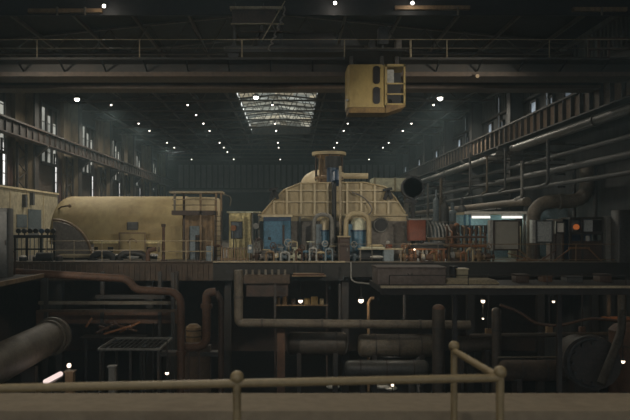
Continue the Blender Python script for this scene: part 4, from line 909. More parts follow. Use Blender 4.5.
for k, (px, py0, w_, hh, y, mt, nm) in enumerate(((523, 276, 13, 7, 26.0, 'brown_dark', 'brown'), (548, 276, 9, 5, 26.2, 'rust', 'rusty'), (575, 277, 16, 5, 26, 'grey_dark', 'dark grey'), (606, 277, 12, 7, 26.1, 'brown_dark', 'rightmost brown'))):
    t = thing('crate', '%s crate on the dark walkway behind the right edge railing' % nm, 'crate', (X(px,y), y, DECK), 'crates on the right bay')
    MB().cbox(X(px-w_/2,y), X(px+w_/2,y), y, y+.6, DECK, DECK+hh*y/F, .02).build('box', mt, t); MB().box(X(px-w_/2,y)-.02, X(px+w_/2,y)+.02, y-.02, y+.62, DECK+hh*y/F, DECK+hh*y/F+.04).build('lid', mt, t)

# ------------------------------------------------------------------ left side: cream cabin wall, grey cabinet, gauge rack
t = thing('cream_cabin', 'cream cabin with blue grey windows along the left wall behind the gauge rack', 'cabin', (-19.4, 50, DECK))
MB().box(-19.0, -18.85+.25, 44.5, 56, DECK, 12.5).build('wall', 'wall_cream', t)
MB().box(-19.1, -18.5, 44.4, 56.1, 12.5, 12.62).build('cornice', 'cream_rib', t)
xw = -18.6
for (ya_, yb_, za_, zb__, nm) in ((47.6, 49.4, 9.9, 10.8, 'window'), (49.6, 52.2, 9.7, 11.2, 'window')): MB().box(xw, xw+.05, ya_, yb_, za_, zb__).build(nm, 'glass_grey', t)
for (ya_, zz) in ((48.6, 11.3), (50.0, 11.5)):
    MB().box(xw, xw+.25, ya_, ya_+.35, zz, zz+.9).build('junction_box', 'grey_dark', t)
for ya_ in (46.5, 49.5, 52.8): MB().box(xw, xw+.03, ya_-.04, ya_+.04, DECK, 12.5).build('joint_strip', 'cream_panel', t)
y = 28.6; t = thing('tall_cabinet', 'tall dark grey cabinet at the left edge on the walkway', 'cabinet', P(2, 277, 29))
MB().cbox(X(-22,y), X(8,y), y, y+.6, DECK, Z(208,y), .04).build('body', 'grey_dark', t); MB().box(X(-20,y), X(7,y), y-.03, y, DECK+.15, Z(212,y)).build('door', 'grey_dark', t)
MB().box(X(5,y), X(6,y), y-.08, y-.03, Z(245,y), Z(240,y)).build('handle', 'steel', t)
y = 42.6; t = thing('gauge_rack', 'dark steel rack with a row of round gauge heads before the cream cabin', 'rack', P(35, 262, y))
MB().box(X(13,y), X(55,y), y, y+.3, Z(238,y), Z(235,y)).build('shelf', 'black', t)
MB().box(X(13,y), X(55,y), y+.1, y+.16, Z(250,y), Z(248.5,y)).build('lower_bar', 'black', t)
for px in (14, 26, 40, 53.5): MB().box(X(px,y)-.06, X(px,y)+.06, y+.1, y+.22, DECK, Z(235,y)).build('post', 'black', t)
for k in range(7):
    px = 18 + k*5.8; g = MB().cyl((X(px,y), y+.02, Z(231,y)), (X(px,y), y+.2, Z(231,y)), .15, seg=14).build('gauge_head', 'black' if k != 4 else 'blue_dark', t)
    MB().cyl((X(px,y), y+.12, Z(235,y)), (X(px,y), y+.12, Z(232,y)), .05, seg=8).build('neck', 'black', g)
for k in range(9):
    px = 16 + k*4.3; MB().cyl((X(px,y), y+.2, DECK), (X(px,y), y+.2, Z(237,y)), .035, seg=6).build('impulse_line', 'grey' if k % 3 else 'blue_grey', t)
t = thing('name_strip', 'pale blank strip lying on the shelf of the gauge rack', 'strip', P(33, 235, y)); MB().box(X(28,y), X(39,y), y+.0, y+.05, Z(235,y), Z(233,y)).build('strip', 'grey_light', t)
for k, (px, mt, nm) in enumerate(((23, 'white', 'white-topped'), (36.5, 'white', 'pale-topped'), (47.5, 'grey_light', 'grey-topped'), (59, 'brown_dark', 'dark'))):
    y2 = 41.9; t = thing('filter_pot', '%s filter pot, %s from the left at the foot of the gauge rack' % (nm, ORD[k]), 'filter', (X(px,y2), y2, DECK), 'filter pots')
    MB().cyl((X(px,y2), y2, DECK), (X(px,y2), y2, Z(257,y2)), .22, seg=14).build('pot', 'black', t); MB().sphere((X(px,y2), y2, Z(257,y2)), .22, (1,1,.55)).build('cap', mt, t)
t = thing('drip_tank', 'dark round tank on the floor edge before the gauge rack', 'tank', P(45, 262, 41.3)); y2 = 41.3
MB().cyl((X(37,y2), y2, DECK+.28), (X(53,y2), y2, DECK+.28), .26, seg=16).build('shell', 'black', t)
for px in (40, 50): MB().box(X(px,y2)-.08, X(px,y2)+.08, y2-.2, y2+.2, DECK, DECK+.12).build('saddle', 'black', t)
railing('dark brown guard railing at the end of the left walkway', (XPIT-4.2, 30.15), (XPIT-1.15, 30.15), DECK, 1.0, 1.4, 'brown_dark', .035, (1.0, .5))

# ------------------------------------------------------------------ the pit: brown pipes on the left
y = 30.9
t = pipe('brown_pipe', 'rust', 'long brown pipe running along the pit edge and bending down on the left', 'pipe',
     [P(-30, 269, y), P(14, 272, y), P(128, 279, y), P(136, 290, y), P(181, 292, y), (X(181,y), y, .05)], .17, bend=.62, flanges=[((X(181,y), y, 4.4), (0,0,1)), ((X(181,y), y, .12), (0,0,1))])
pipe('brown_pipe', 'rust', 'brown pipe with a hooked top and U-shaped bottom right of the long brown pipe', 'pipe', [P(216, 292, y+.2), P(206.5, 293, y+.2), P(206.5, 347, y+.2), P(184, 347, y+.45)], .19, bend=.6, flanges=[(P(206.5, 306, y+.2), (0,0,1))])
pipe('brown_pipe', 'brown_dark', 'dark brown upright pipe from the floor behind the hooked pipe', 'pipe', [P(216, 292, 31.8), P(221, 300, 31.8), (X(221,31.8), 31.8, 0.02)], .13, bend=.3)
pipe('rust_riser', 'rust', 'short rusty riser with a bent top at the floor edge left of the dark post', 'pipe', [(X(149.5,40.9)-.1, 40.9, DECK), (X(149.5,40.9)-.1, 40.9, Z(250,40.9)), (X(156,40.9), 40.9, Z(249,40.9))], .13, bend=.3)
t = thing('tan_tank', 'small tan upright tank between the brown pipes in the pit', 'tank', P(193, 460, 32.6)); yy = 33.0; x = X(193.5, yy)
MB().rings([(x,yy,Z(343,yy)),(x,yy,Z(341,yy)),(x,yy,Z(327,yy)),(x,yy,Z(324,yy))], [.25,.36,.36,.2], 16).build('shell', 'tan', t)
for s in (-.25, .25): MB().box(x+s-.05, x+s+.05, yy-.05, yy+.05, 0, Z(341,yy)).build('leg', 'brown_dark', t)
for s in (330, 336): MB().cyl((x,yy,Z(s,yy)-.03), (x,yy,Z(s,yy)+.03), .39, seg=16).build('band', 'fascia', t)
t = thing('brown_column', 'broad red brown pillar in the pit below the brown pipes', 'pillar', P(196, 420, 34)); yy = 34
MB().box(X(181,yy), X(210,yy), yy, yy+.5, 0, Z(346,yy)).build('pillar', 'fascia', t); MB().box(X(160,yy), X(222,yy), yy-.1, yy+.6, Z(356,yy), Z(352,yy)).build('cross_beam', 'steel', t)
t = pipe('pit_pipe', 'lagging', 'thick lagged pipe running away along the left of the pit, with a flanged end', 'pipe', [(-10.75, 31.6, 5.02), (-10.9, 6.0, 4.55)], .72, seg=28)
MB().cyl((-10.75, 31.75, 5.02), (-10.75, 31.5, 5.02), .86, seg=28).build('flange', 'lagging', t); MB().cyl((-10.75, 31.2, 5.02), (-10.75, 31.05, 5.02), .80, seg=28).build('flange', 'lagging', t)
for yy in (29, 23, 16): MB().box(-11.1, -10.5, yy-.15, yy+.15, 0, 4.2).build('support', 'steel', t)
MB().cyl((-10.35, 29.9, 5.55), (-10.35, 29.9, 4.3), .06).build('vent_stub', 'black', t)
t = thing('fluorescent_lamp', 'lit pink white fluorescent tube on a post at the bottom left of the pit', 'lamp', (-9.45, 28, 0))
MB().cyl((-9.45, 27.05, 3.98), (-9.47, 28.9, 3.9), .10, seg=10).build('tube', 'tube_pink', t); MB().box(-9.55, -9.35, 27.0, 28.95, 3.74, 3.82).build('fitting', 'steel', t)
MB().cyl((-9.45, 28.0, 0), (-9.45, 28.0, 3.76), .05).build('post', 'steel', t)
point_light('pit_tube_light', (-9.2, 27.8, 4.3), 6, (1,.8,.7), .3)
t = thing('bulkhead_lamp', 'small round lit lamp on a post above the pit fluorescent tube', 'lamp', P(69, 365, 30)); MB().sphere(P(69, 365.5, 30), .095, seg=10, rn=6).build('bulb', 'lamp_warm', t); MB().box(X(69,30)-.04, X(69,30)+.04, 30.06, 30.14, 0, Z(363,30)).build('post', 'steel', t)
for (p0, p1, tp, mt, lab) in ((65, 73, 372.5, 'tan', 'short tan post at the bottom left of the pit'), (108.5, 114.5, 367.5, 'grey', 'short grey post right of the tan post in the pit')):
    t = thing('pit_post', lab, 'post', (X((p0+p1)/2,29), 29, 0)); MB().box(X(p0,29), X(p1,29), 29, 29.3, 0, Z(tp,29)).build('post', mt, t); MB().box(X(p0,29)-.05, X(p1,29)+.05, 28.95, 29.35, Z(tp,29), Z(tp,29)+.05).build('cap', mt, t)
# grating platforms
t = thing('grating_platform', 'low grating platform with pale edges and a handrail in the left of the pit', 'platform', P(132, 420, 35)); za_ = 4.1
m = MB()
for k in range(12): m.box(X(99,33.5)+k*.25, X(99,33.5)+k*.25+.04, 33.5, 36.8, za_-.1, za_-.03)
for k in range(4): m.box(X(98,33.5), X(160,33.5), 33.6+k*1.0, 33.64+k*1.0, za_-.12, za_-.04)
m.build('grating', 'floor_dark', t)
for (a, b) in (((X(98,33.5), 33.5), (X(160,33.5), 33.5)), ((X(98,33.5), 36.8), (X(160,33.5), 36.8)), ((X(98,33.5), 33.5), (X(98,33.5), 36.8)), ((X(160,33.5), 33.5), (X(160,33.5), 36.8))):
    MB().bar((a[0],a[1],za_), (b[0],b[1],za_), .06, .1).build('edge_bar', 'grey', t)
for px in (100, 130, 158):
    for yy in (33.6, 36.7): MB().box(X(px,33.5)-.06, X(px,33.5)+.06, yy-.06, yy+.06, 0, za_-.1).build('leg', 'steel', t)
# beams below the fascia on the left
for (p0, p1, py, th, y, mt, lab) in ((38, 178, 303, 1.6, 38.6, 'dim_rail', 'upper thin pale beam under the generator floor'), (38, 178, 311, 1.2, 38.2, 'fascia', 'thin brown beam between the pale beam and the wide brown band'), (36, 182, 317, 6.5, 39.2, 'rust', 'wide red brown beam under the generator floor'), (95, 165, 297, 2, 38.9, 'steel', 'dark short beam just under the generator floor edge')):
    t = thing('floor_beam', lab, 'beam', (X((p0+p1)/2,y), y, Z(py,y)))
    MB().box(X(p0,y), X(p1,y), y, y+.2, Z(py+th,y), Z(py-th,y)).build('beam', mt, t)
    for px in (p0+6, p1-6): MB().box(X(px,y)-.1, X(px,y)+.1, y+.22, y+.4, 0, DECK-.45).build('post', 'steel', t)
for k, (a, b, c, d) in enumerate(((96, 333, 118, 322), (104, 334, 133, 325), (112, 323, 137, 331), (86, 327, 92, 318), (99, 326, 109, 329), (120, 332, 140, 322))):
    y = 38.0 + .15*k; solo(MB().bar(P(a, b, y), P(c, d, y), .16, .1), 'scrap_bar', 'rust_orange' if k % 2 else 'rust', '%s rusty scrap bar from the left in the heap under the wide red brown beam' % ORD[k], 'scrap', 'rusty scrap bars')
t = thing('scrap_shelf', 'dark steel shelf under the rusty scrap bars in the pit', 'shelf', P(116, 420, 38.4)); MB().box(X(82,38.4), X(145,38.4), 37.9, 39.1, Z(336,38.4)-.06, Z(335.2,38.4)-.06).build('shelf', 'steel', t)
for px in (86, 141): MB().box(X(px,38.4)-.06, X(px,38.4)+.06, 38.3, 38.5, 0, Z(336,38.4)-.06).build('leg', 'steel', t)

# ------------------------------------------------------------------ the pit: lagged pipes and tanks in the middle
y = 37.2
t = pipe('elbow_pipe', 'lagging', 'lagged pipe dropping from the floor edge and turning right across the middle of the pit', 'pipe', [P(238.5, 270, y), P(238.5, 323, y), P(470, 325, y)], .235, bend=.25, seg=18,
     flanges=[(P(p, 323+(p-238)*.0086, y), (1,0,0)) for p in (262, 322, 360, 420)] + [(P(238.5, 297, y), (0,0,1))], fl_mat='lagging_dark', fr=1.12, fw=.25)
for px in (275, 340, 405): MB().box(X(px,y)-.06, X(px,y)+.06, y+.15, y+.3, Z(323,y), DECK-.45 if px > 345 else DECK-1.0).build('hanger', 'steel', t)
def tank(p0, p1, tp, bt, y, mt, lab, bands, dark='lagging_dark'):
    r_ = (bt-tp)/2*y/F; z_ = Z((tp+bt)/2, y); a, b = X(p0,y), X(p1,y); t = thing('horizontal_tank', lab, 'tank', ((a+b)/2, y, 0))
    MB().rings([(a,y,z_),(a+.06,y,z_),(a+.2,y,z_),(b-.2,y,z_),(b-.06,y,z_),(b,y,z_)], [r_*.6,r_*.85,r_,r_,r_*.85,r_*.6], 26).build('shell', mt, t)
    for px in bands: MB().cyl((X(px,y)-.04,y,z_), (X(px,y)+.04,y,z_), r_*1.03, seg=26).build('band', dark, t)
    for k in (.2, .8): MB().box(a+(b-a)*k-.12, a+(b-a)*k+.12, y-r_*.8, y+r_*.8, 0, z_-r_*.7).build('saddle', 'steel', t)
    return t
tank(287, 347, 332, 355, 39.2, 'lagging_dark', 'dull grey lagged horizontal tank under the left half of the elbow pipe', (300, 320, 336))
tank(358, 436, 334, 357, 39.0, 'lagging', 'pale-banded lagged horizontal tank under the right half of the elbow pipe', (375, 398, 420))
tank(345, 428, 360, 377, 37.4, 'lagging_light', 'lowest pale lagged horizontal tank just above the foreground handrail', (360, 386, 413))
tank(452, 494, 336, 352, 39.4, 'lagging_dark', 'dark lagged horizontal tank between the two domed upright pipes', (465, 480))
tank(500, 585, 360, 381, 33.0, 'fascia', 'brown horizontal tank at the lower right of the pit', (520, 545, 568))
t = thing('brown_post', 'rusty brown post standing below the elbow pipe left of the dull grey tank', 'post', (X(281,37.9), 37.9, 0)); MB().box(X(277,37.9), X(285,37.9), 37.75, 38.1, 0, Z(328,37.9)).build('post', 'rust', t); MB().box(X(276,37.9), X(286,37.9), 37.7, 38.15, Z(328,37.9), Z(327,37.9)).build('cap', 'fascia', t)
for (px, w_, tp, lab) in ((438.5, 6.2, 305, 'thicker domed upright pipe in the pit, left of the far railing post'), (496.5, 4.6, 307, 'thinner domed upright pipe in the pit, right of the far railing post')):
    y = 35.2; x = X(px,y); r_ = w_*y/F
    t = thing('domed_pipe', lab, 'pipe', (x, y, 0)); MB().cyl((x,y,0), (x,y,Z(tp+4,y)), r_, seg=20).build('pipe', 'lagging_dark', t)
    MB().sphere((x,y,Z(tp+4,y)), r_, (1,1,.8), 20, 10).build('dome', 'rust' if px < 450 else 'lagging_dark', t)
    MB().cyl((x,y,Z(tp+22,y)), (x,y,Z(tp+24,y)), r_*1.05, seg=20).build('band', 'steel', t)
# trough and panel under the floor edge
t = thing('concrete_trough', 'pale brown trough hanging under the floor edge before the kiosk', 'trough', P(266, 283, 39.6)); y = 39.4
MB().cbox(X(243,y), X(290,y), y, 40.32, Z(283.5,y), Z(275,y), .05).build('trough', 'fascia', t); MB().box(X(246,y), X(288,y), y+.3, y+.8, Z(297,y), Z(283.5,y)).build('lower_panel', 'brown_dark', t)
for k in range(7): MB().box(X(246+k*6.5,y)-.06, X(246+k*6.5,y)+.06, y+.1, y+.3, Z(275,y), Z(270,y)).build('bracket', 'dim_rail', t)
t = thing('cable_tray', 'tan cable tray with bundles just under the floor edge right of the trough', 'tray', P(306, 277, 39.8)); y = 39.6
MB().box(X(292,y), X(326,y), y, y+.7, Z(276.5,y), Z(275.5,y)).build('tray', 'tan', t)
for k in range(4): MB().cyl((X(293,y), y+.1+k*.15, Z(274.5,y)), (X(324-k*3,y), y+.1+k*.15, Z(274.5,y)), .06, seg=8).build('cable', ('rust', 'cream_panel', 'tan', 'grey')[k], t)
for px in (296, 322): MB().box(X(px,y)-.03, X(px,y)+.03, y+.65, y+.7, Z(275.5,y), DECK-.1).build('hanger', 'steel', t)
pipe('conduit_pipe', 'grey', 'thin grey conduit bending from the floor edge and running right above the pit', 'pipe', [P(351, 262, 39.5), P(351, 280, 39.3), P(356, 282.5, 39.0), P(410, 288, 36.0), P(440, 290, 33)], .045, bend=.3)
# lamps and lit things under the floor
def pit_lamp(px, py, y, r_, mt, lab, top, w_, col=(1,.75,.5)):
    t = thing('pit_lamp', lab, 'lamp', P(px, py, y)); MB().sphere(P(px,py,y), r_, seg=12, rn=8).build('bulb', mt, t)
    MB().cyl(P(px,py,y)+Vector((0,.02,r_*.8)), (X(px,y), y+.02, top), .025, seg=6).build('stem', 'steel', t)
    MB().rings([P(px,py,y)+Vector((0,.02,r_*.5)), P(px,py,y)+Vector((0,.02,r_*1.5))], [r_*1.3, r_*.4], 10).build('shade', 'steel', t)
    if w_: point_light('pit_lamp_light', P(px,py+1.5,y)+Vector((0,-.25,-.1)), w_, col, .12)
U = DECK - .45
pit_lamp(300.5, 301, 44, .14, 'lamp_warm', 'lit warm pit lamp beside the yellow lit shelf under the floor', U, 14)
pit_lamp(361, 300.5, 42, .16, 'lamp_warm', 'brightest pit lamp under the middle of the floor, above the elbow pipe', U, 16)
pit_lamp(483, 301, 36, .11, 'lamp_warm', 'lit pit lamp under the right bay above the thinner domed pipe', U, 7)
pit_lamp(483, 318.5, 36, .055, 'lamp_warm', 'tiny pit lamp directly below another lamp beside the thinner domed pipe', U, 0)
pit_lamp(553.5, 301.5, 38, .075, 'lamp_warm', 'small lit pit lamp under the right bay near the right edge', U, 4)
pit_lamp(167, 373, 33.0, .09, 'lamp_warm', 'small lit pit lamp low beside the brown pillar', 4.6, 5)
pit_lamp(623, 361.5, 30, .085, 'lamp_warm', 'small pit lamp at the far lower right of the pit', U, 2)
t = thing('lit_shelf', 'shelf of yellow and brown bundles lit by the pit lamp under the floor', 'shelf', P(302, 420, 45)); y = 45
MB().box(X(274,y), X(328,y), y, y+.6, Z(306,y), Z(304.8,y)).build('board', 'tan', t)
for px in (275, 327): MB().box(X(px,y)-.05, X(px,y)+.05, y+.2, y+.3, 0, U).build('post', 'brown_dark', t)
for k, (a, b, tp, mt, nm) in enumerate(((277, 280, 298, 'tan', 'tan'), (282, 287, 296.5, 'tan', 'wider tan'), (291, 296, 299, 'brown_dark', 'dark brown'), (304, 310, 298.5, 'yellow', 'dull yellow'), (311, 318, 297, 'yellow', 'taller yellow'), (320, 324, 299, 'cream_panel', 'cream'))):
    solo(MB().cbox(X(a,y), X(b,y), y+.1, y+.5, Z(304.8,y), Z(tp,y), .05), 'storage_bundle', mt, '%s bundle on the lit shelf under the floor' % nm, 'bundle', 'bundles on the lit shelf')
pipe('lit_riser', 'tan', 'short tan upright pipe lit by the brightest pit lamp', 'pipe', [(X(368.5,42.2), 42.2, 0.02), P(368.5, 302, 42.2), P(371, 298, 42.2), P(374, 298, 42.2)], .09, bend=.15)
# white sacks on the lower floor, standing in for bright lamp and reflection spots
for k, (px, y, s, nm) in enumerate(((333, 43.0, .30, 'left grey white'), (382, 43.0, .34, 'middle'), (391, 42.6, .28, 'brightest right-hand'))):
    t = tag(MB().sphere((X(px,y), y, s*.45), s, (1.4,.9,.5), 14, 8).build('bright_spot_sack', 'white'), '%s white sack standing in for a bright spot on the lower floor, just under the handrail' % nm, 'sack', 'white sacks on the lower floor')
point_light('added_low_light', (X(388,42), 41.2, 1.4), 22, (1,.95,.85), .15)  # light and lamp added here to brighten the white sacks
t = thing('added_low_lamp', 'bare lamp on a short stand, added to light the white sacks', 'lamp', (X(392,42), 42, 0)); MB().cyl((X(392,42), 41.8, 0), (X(392,42), 41.8, .45), .03, seg=6).build('stand', 'steel', t); MB().sphere((X(392,42), 41.8, .5), .09, seg=10, rn=6).build('bulb', 'lamp_warm', t)

# ------------------------------------------------------------------ the pit: right side
y = 29.0; c = P(592, 363, y)
t = thing('blank_flange', 'big dark round blank flange at the lower right of the pit', 'flange', (c.x, c.y, 0))
MB().cyl(c, c + Vector((.1,.35,0)), 1.12, seg=34).build('disc', 'lagging_dark', t); MB().cyl(c + Vector((0,.3,0)), c + Vector((.2,2.2,0)), .85, seg=28).build('neck', 'lagging_dark', t)
MB().torus(c, .98, .07, 'Y', seg=34).build('rim', 'grey_dark', t)
for k in range(12):
    a = 2*PI*k/12; MB().cyl(c + Vector((.82*math.cos(a), -.08, .82*math.sin(a))), c + Vector((.82*math.cos(a), .05, .82*math.sin(a))), .06, seg=8).build('bolt', 'grey_dark', t)
MB().box(c.x-.5, c.x+.5, y+.5, y+1.2, 0, c.z-.7).build('support', 'steel', t)
pipe('slanting_pipe', 'lagging', 'slanting grey pipe crossing before the big blank flange', 'pipe', [P(601, 384, 27.8), P(616, 346, 28.4), P(622, 330, 28.8), (X(622,29.2), 29.2, U)], .17, bend=.4)
t = thing('rust_vessel', 'rust brown vessel at the right edge of the pit behind the slanting pipe', 'vessel', (X(628,31.5), 31.5, 0)); yy = 31.8; x = X(630, yy)
MB().rings([(x,yy,0),(x,yy,Z(330,yy)),(x,yy,Z(325,yy)),(x,yy,Z(323,yy))], [.9,.9,.7,.3], 24).build('shell', 'rust', t); MB().cyl((x,yy,Z(345,yy)), (x,yy,Z(343,yy)), .94, seg=24).build('band', 'fascia', t)
t = thing('lit_bracket', 'orange lit steel bracket at the right edge under the right bay', 'bracket', P(618, 318, 36)); MB().box(X(604,36), X(630,36), 36, 36.3, Z(320,36), Z(317,36)).build('arm', 'rust_orange', t); MB().box(X(608,36), X(611,36), 36.05, 36.25, Z(317,36), U).build('hanger', 'steel', t)
point_light('bracket_light', P(622, 310, 35.2), 6, (1,.6,.3), .1)
for (pts, r_, lab, mt) in (([P(500, 305, 34), P(520, 312, 34), P(535, 324, 34), P(560, 326, 34), P(590, 318, 34), P(630, 322, 34)], .07, 'thin sagging dark hose under the right bay', 'rust'), ([P(470, 336, 36.5), P(610, 334, 36.5)], .12, 'dark horizontal pipe behind the thinner domed pipe under the right bay', 'lagging_dark'),
                          ([P(498, 357.5, 33.8), P(575, 357, 33.8), P(640, 357, 33.8)], .045, 'thin pale horizontal rail above the brown tank on the right', 'dim_rail')):
    pipe('pit_line', mt, lab, 'pipe', pts, r_, bend=.5, seg=10)
for k, (px, tp, bt, mt, nm) in enumerate(((489, 329, 338, 'tan', 'left'), (550, 327, 336, 'tan', 'middle'), (583, 327, 340, 'rust', 'right'))):
    y = 37.5; t = thing('hanging_box', '%s small tan junction box on a hanger under the right bay' % nm, 'junction box', P(px, bt, y), 'hanging junction boxes'); MB().cbox(X(px-3,y), X(px+3,y), y, y+.25, Z(bt,y), Z(tp,y), .02).build('box', mt, t); MB().box(X(px,y)-.03, X(px,y)+.03, y+.08, y+.14, Z(tp,y), U).build('hanger', 'steel', t)
# columns carrying the operating floor
for k, (px, y) in enumerate(((228, 41.5), (345, 41.6), (470, 40.9), (540, 40.9), (594, 40.9), (60, 41.5), (150, 41.5), (455, 25.5), (560, 25.5))):
    t = thing('floor_column', '%s dark steel column carrying the operating floor above the pit' % ORD[k], 'column', (X(px,y), y, 0), 'columns under the floor')
    if k < 7: MB().box(X(px,y)-.2, X(px,y)+.2, y-.2, y+.2, 0, U).build('shaft', 'steel', t); MB().box(X(px,y)-.35, X(px,y)+.35, y-.35, y+.35, 0, .1).build('base', 'steel', t)
    else: MB().box(X(px,y)-.08, X(px,y)+.08, y, y+.16, 0, DECK-.2).build('shaft', 'steel', t); MB().box(X(px,y)-.2, X(px,y)+.2, y-.1, y+.3, 0, .1).build('base', 'steel', t)

# ------------------------------------------------------------------ pipes along the right wall
def wall_pipe(x, z, y0, y1, r_, mt, lab, drop=0, z1=None):
    z1 = z if z1 is None else z1
    t = pipe('wall_pipe', mt, lab, 'pipe', [(x, y0, z), (x, y1, z1)], r_, seg=16, flanges=[((x, y0+.15, z), (0,1,0)), ((x, (y0+y1)/2, (z+z1)/2), (0,1,0)), ((x, y1-.15, z1), (0,1,0))], fr=1.2, fw=.3)
    for yy in COLY:
        if y0 < yy < y1:
            zz = z + (z1-z)*(yy-y0)/(y1-y0); MB().box(x, 16.34, yy-.06, yy+.06, zz-r_-.1, zz-r_+.02).build('bracket', 'steel', t)
wall_pipe(15.2, 15.25, 22, 47.5, .27, 'lagging_light', 'upper thick pale pipe along the right wall, nearer half, below the runway girder')
wall_pipe(15.0, 15.05, 50, 84, .27, 'lagging_light', 'upper thick pale pipe along the right wall, farther half')
wall_pipe(15.6, 14.1, 21, 100, .13, 'grey_dark', 'second pipe down on the right wall, thin and dark grey')
wall_pipe(15.7, 13.3, 21, 100, .19, 'grey_dark', 'third pipe down on the right wall, dark and lagged')
wall_pipe(15.9, 12.5, 21, 100, .13, 'grey_dark', 'fourth pipe down on the right wall, thin and dark')
wall_pipe(15.6, 11.6, 46, 90, .26, 'lagging', 'fifth pipe down on the right wall, lagged and thick')
wall_pipe(15.8, 10.9, 50, 100, .16, 'grey', 'sixth and lowest pipe on the right wall, thin and dark grey')
y = 44.0
t = pipe('elbow_duct', 'lagging', 'large dull grey elbow pipe rising and bending above the panel boards', 'pipe', [(X(533,y), y, DECK), P(533, 202, y), P(587, 201, y), P(587, 163, y)], .43, bend=1.25, seg=22, flanges=[((X(533,y), y, DECK+.1), (0,0,1)), (P(560, 201.5, y), (1,0,0)), (P(587, 180, y), (0,0,1))], fr=1.15, fw=.2)
for (px, tp, w_, y, mt, lab) in ((574, 160, 2, 44.5, 'steel', 'thin dark upright stanchion above the glazed booth'), (595, 165, 2.4, 44, 'grey_dark', 'dark upright pipe right of the elbow pipe'), (573.5, 166, 1.4, 46.2, 'lagging', 'slim grey upright pipe behind the dark stanchion')):
    pipe('upright_pipe', mt, lab, 'pipe', [(X(px,y), y, DECK), P(px, tp, y)], w_*y/F, seg=10, flanges=[((X(px,y), y, DECK+.08), (0,0,1))])
solo(MB().cbox(X(538,48.3), X(568,48.3), 48.3, 49.0, DECK, Z(208,48.3), .04), 'wall_cabinet', 'blue_grey', 'wide grey blue cabinet behind the elbow pipe and the small boards', 'cabinet')
t = thing('side_gallery', 'dark steel gallery with a handrail along the right wall below the pipes', 'gallery', (16.2, 62, 10.2))
MB().box(15.0, XR-.05, 50, 100, 10.1, 10.25).build('deck', 'steel', t)
for k in range(9): MB().box(15.05, 15.15, 51+k*6, 51.1+k*6, DECK, 11.3).build('post', 'steel', t)
for z_ in (11.25, 10.8): MB().cyl((15.1, 50, z_), (15.1, 100, z_), .03, seg=6).build('rail', 'grey', t)

# ------------------------------------------------------------------ foreground handrail
A = Vector((X(-60,3.36), 3.36, 9.215)); B = Vector((X(500,3.62), 3.62, 9.215)); C_ = Vector((X(454,4.40), 4.40, 9.215))
t = thing('handrail', 'blurred olive tubular handrail with ball joints across the foreground', 'handrail', (B.x/2, 3.5, DECK))
MB().cyl(A, B, .021, seg=16).build('top_rail', 'rail', t); MB().cyl(B, C_, .021, seg=16).build('return_rail', 'rail', t)
f = (X(237,3.5)-A.x)/(B.x-A.x)
for p in (A.lerp(B, f), B, C_, A.lerp(B, .02)):
    q = MB().cyl((p.x,p.y,DECK), (p.x,p.y,9.24), .021, seg=14).build('post', 'rail', t)
    MB().sphere((p.x,p.y,9.245), .034, seg=16, rn=10).build('ball_joint', 'rail', q)

# ------------------------------------------------------------------ light of the hall: roof lamps above and behind the camera, world fill through an end left unwalled for it
for (x, y, w_) in ((-12, 13, 300), (-1.5, 13, 460), (8, 13, 110), (-12, 44, 130), (-1.5, 46, 300), (9, 44, 260), (-1.5, 2, 190), (-1.9, 29, 22)):  # the last one is an unseen lamp added to light the trolley
    roof_lamp(x, y, 20.3 if y > 40 else 20.4, {13: '%s roof lamp before the crane', 26: '%s roof lamp just before the crane', 27: '%s roof lamp near the crane', 44: '%s roof lamp hidden behind the crane', 46: '%s roof lamp hidden behind the crane', 2: '%s roof lamp over the platform', 29: '%s added unseen lamp above the hoist trolley'}[y] % ('left' if x < -5 else 'middle' if x < 5 else 'right'), .15, 'lamp', roof_z(x))
    down_light('roof_lamp_light', (x, y, 20.05), w_)

# thin dusty haze filling the hall
hm, nt, out = new_mat('dusty_haze'); vsn = nt.nodes.new('ShaderNodeVolumeScatter'); vsn.inputs['Color'].default_value = (0.66, 0.90, 1.0, 1)
vsn.inputs['Density'].default_value = 0.0014; vsn.inputs['Anisotropy'].default_value = 0.2; nt.links.new(vsn.outputs[0], out.inputs['Volume']); M['haze'] = hm
hz = MB().box(XL-.2, XR+.2, -7.9, YE+.2, -.2, 25.6).build('haze', 'haze'); hz['kind'] = 'stuff'; tag(hz, 'thin dusty haze hanging in the air of the whole hall', 'haze')

# ------------------------------------------------------------------ more small pipework and gear along the front of the floor
loops = [(218, 42.4, .9, .5, 'rust', 'rusty'), (259, 42.9, 1.3, .35, 'brown_dark', 'dark brown'), (270, 41.0, .6, .45, 'tan', 'tan'), (279, 41.95, .95, .4, 'blue_grey', 'blue grey'), (285, 41.05, .55, .5, 'grey_light', 'light grey'),
         (293, 41.95, 1.15, .5, 'cream_panel', 'cream'), (299, 41.05, .7, .35, 'rust', 'rusty'), (306, 41.1, .6, .45, 'blue', 'blue'), (313, 41.0, .8, .4, 'grey_light', 'light grey'), (321, 41.05, .55, .5, 'cream_panel', 'cream'),
         (329, 41.0, .75, .4, 'blue_grey', 'blue grey'), (406, 42.0, .95, .4, 'rust', 'rusty'), (412, 41.9, .7, .4, 'tan', 'tan'), (434, 41.9-.7, .6, .4, 'rust_orange', 'orange'), (445.5, 41.4, .95, .4, 'tan', 'tan'), (463.5, 40.9, .55, .3, 'rust_orange', 'orange'), (470, 41.0, .75, .35, 'cream_panel', 'cream')]
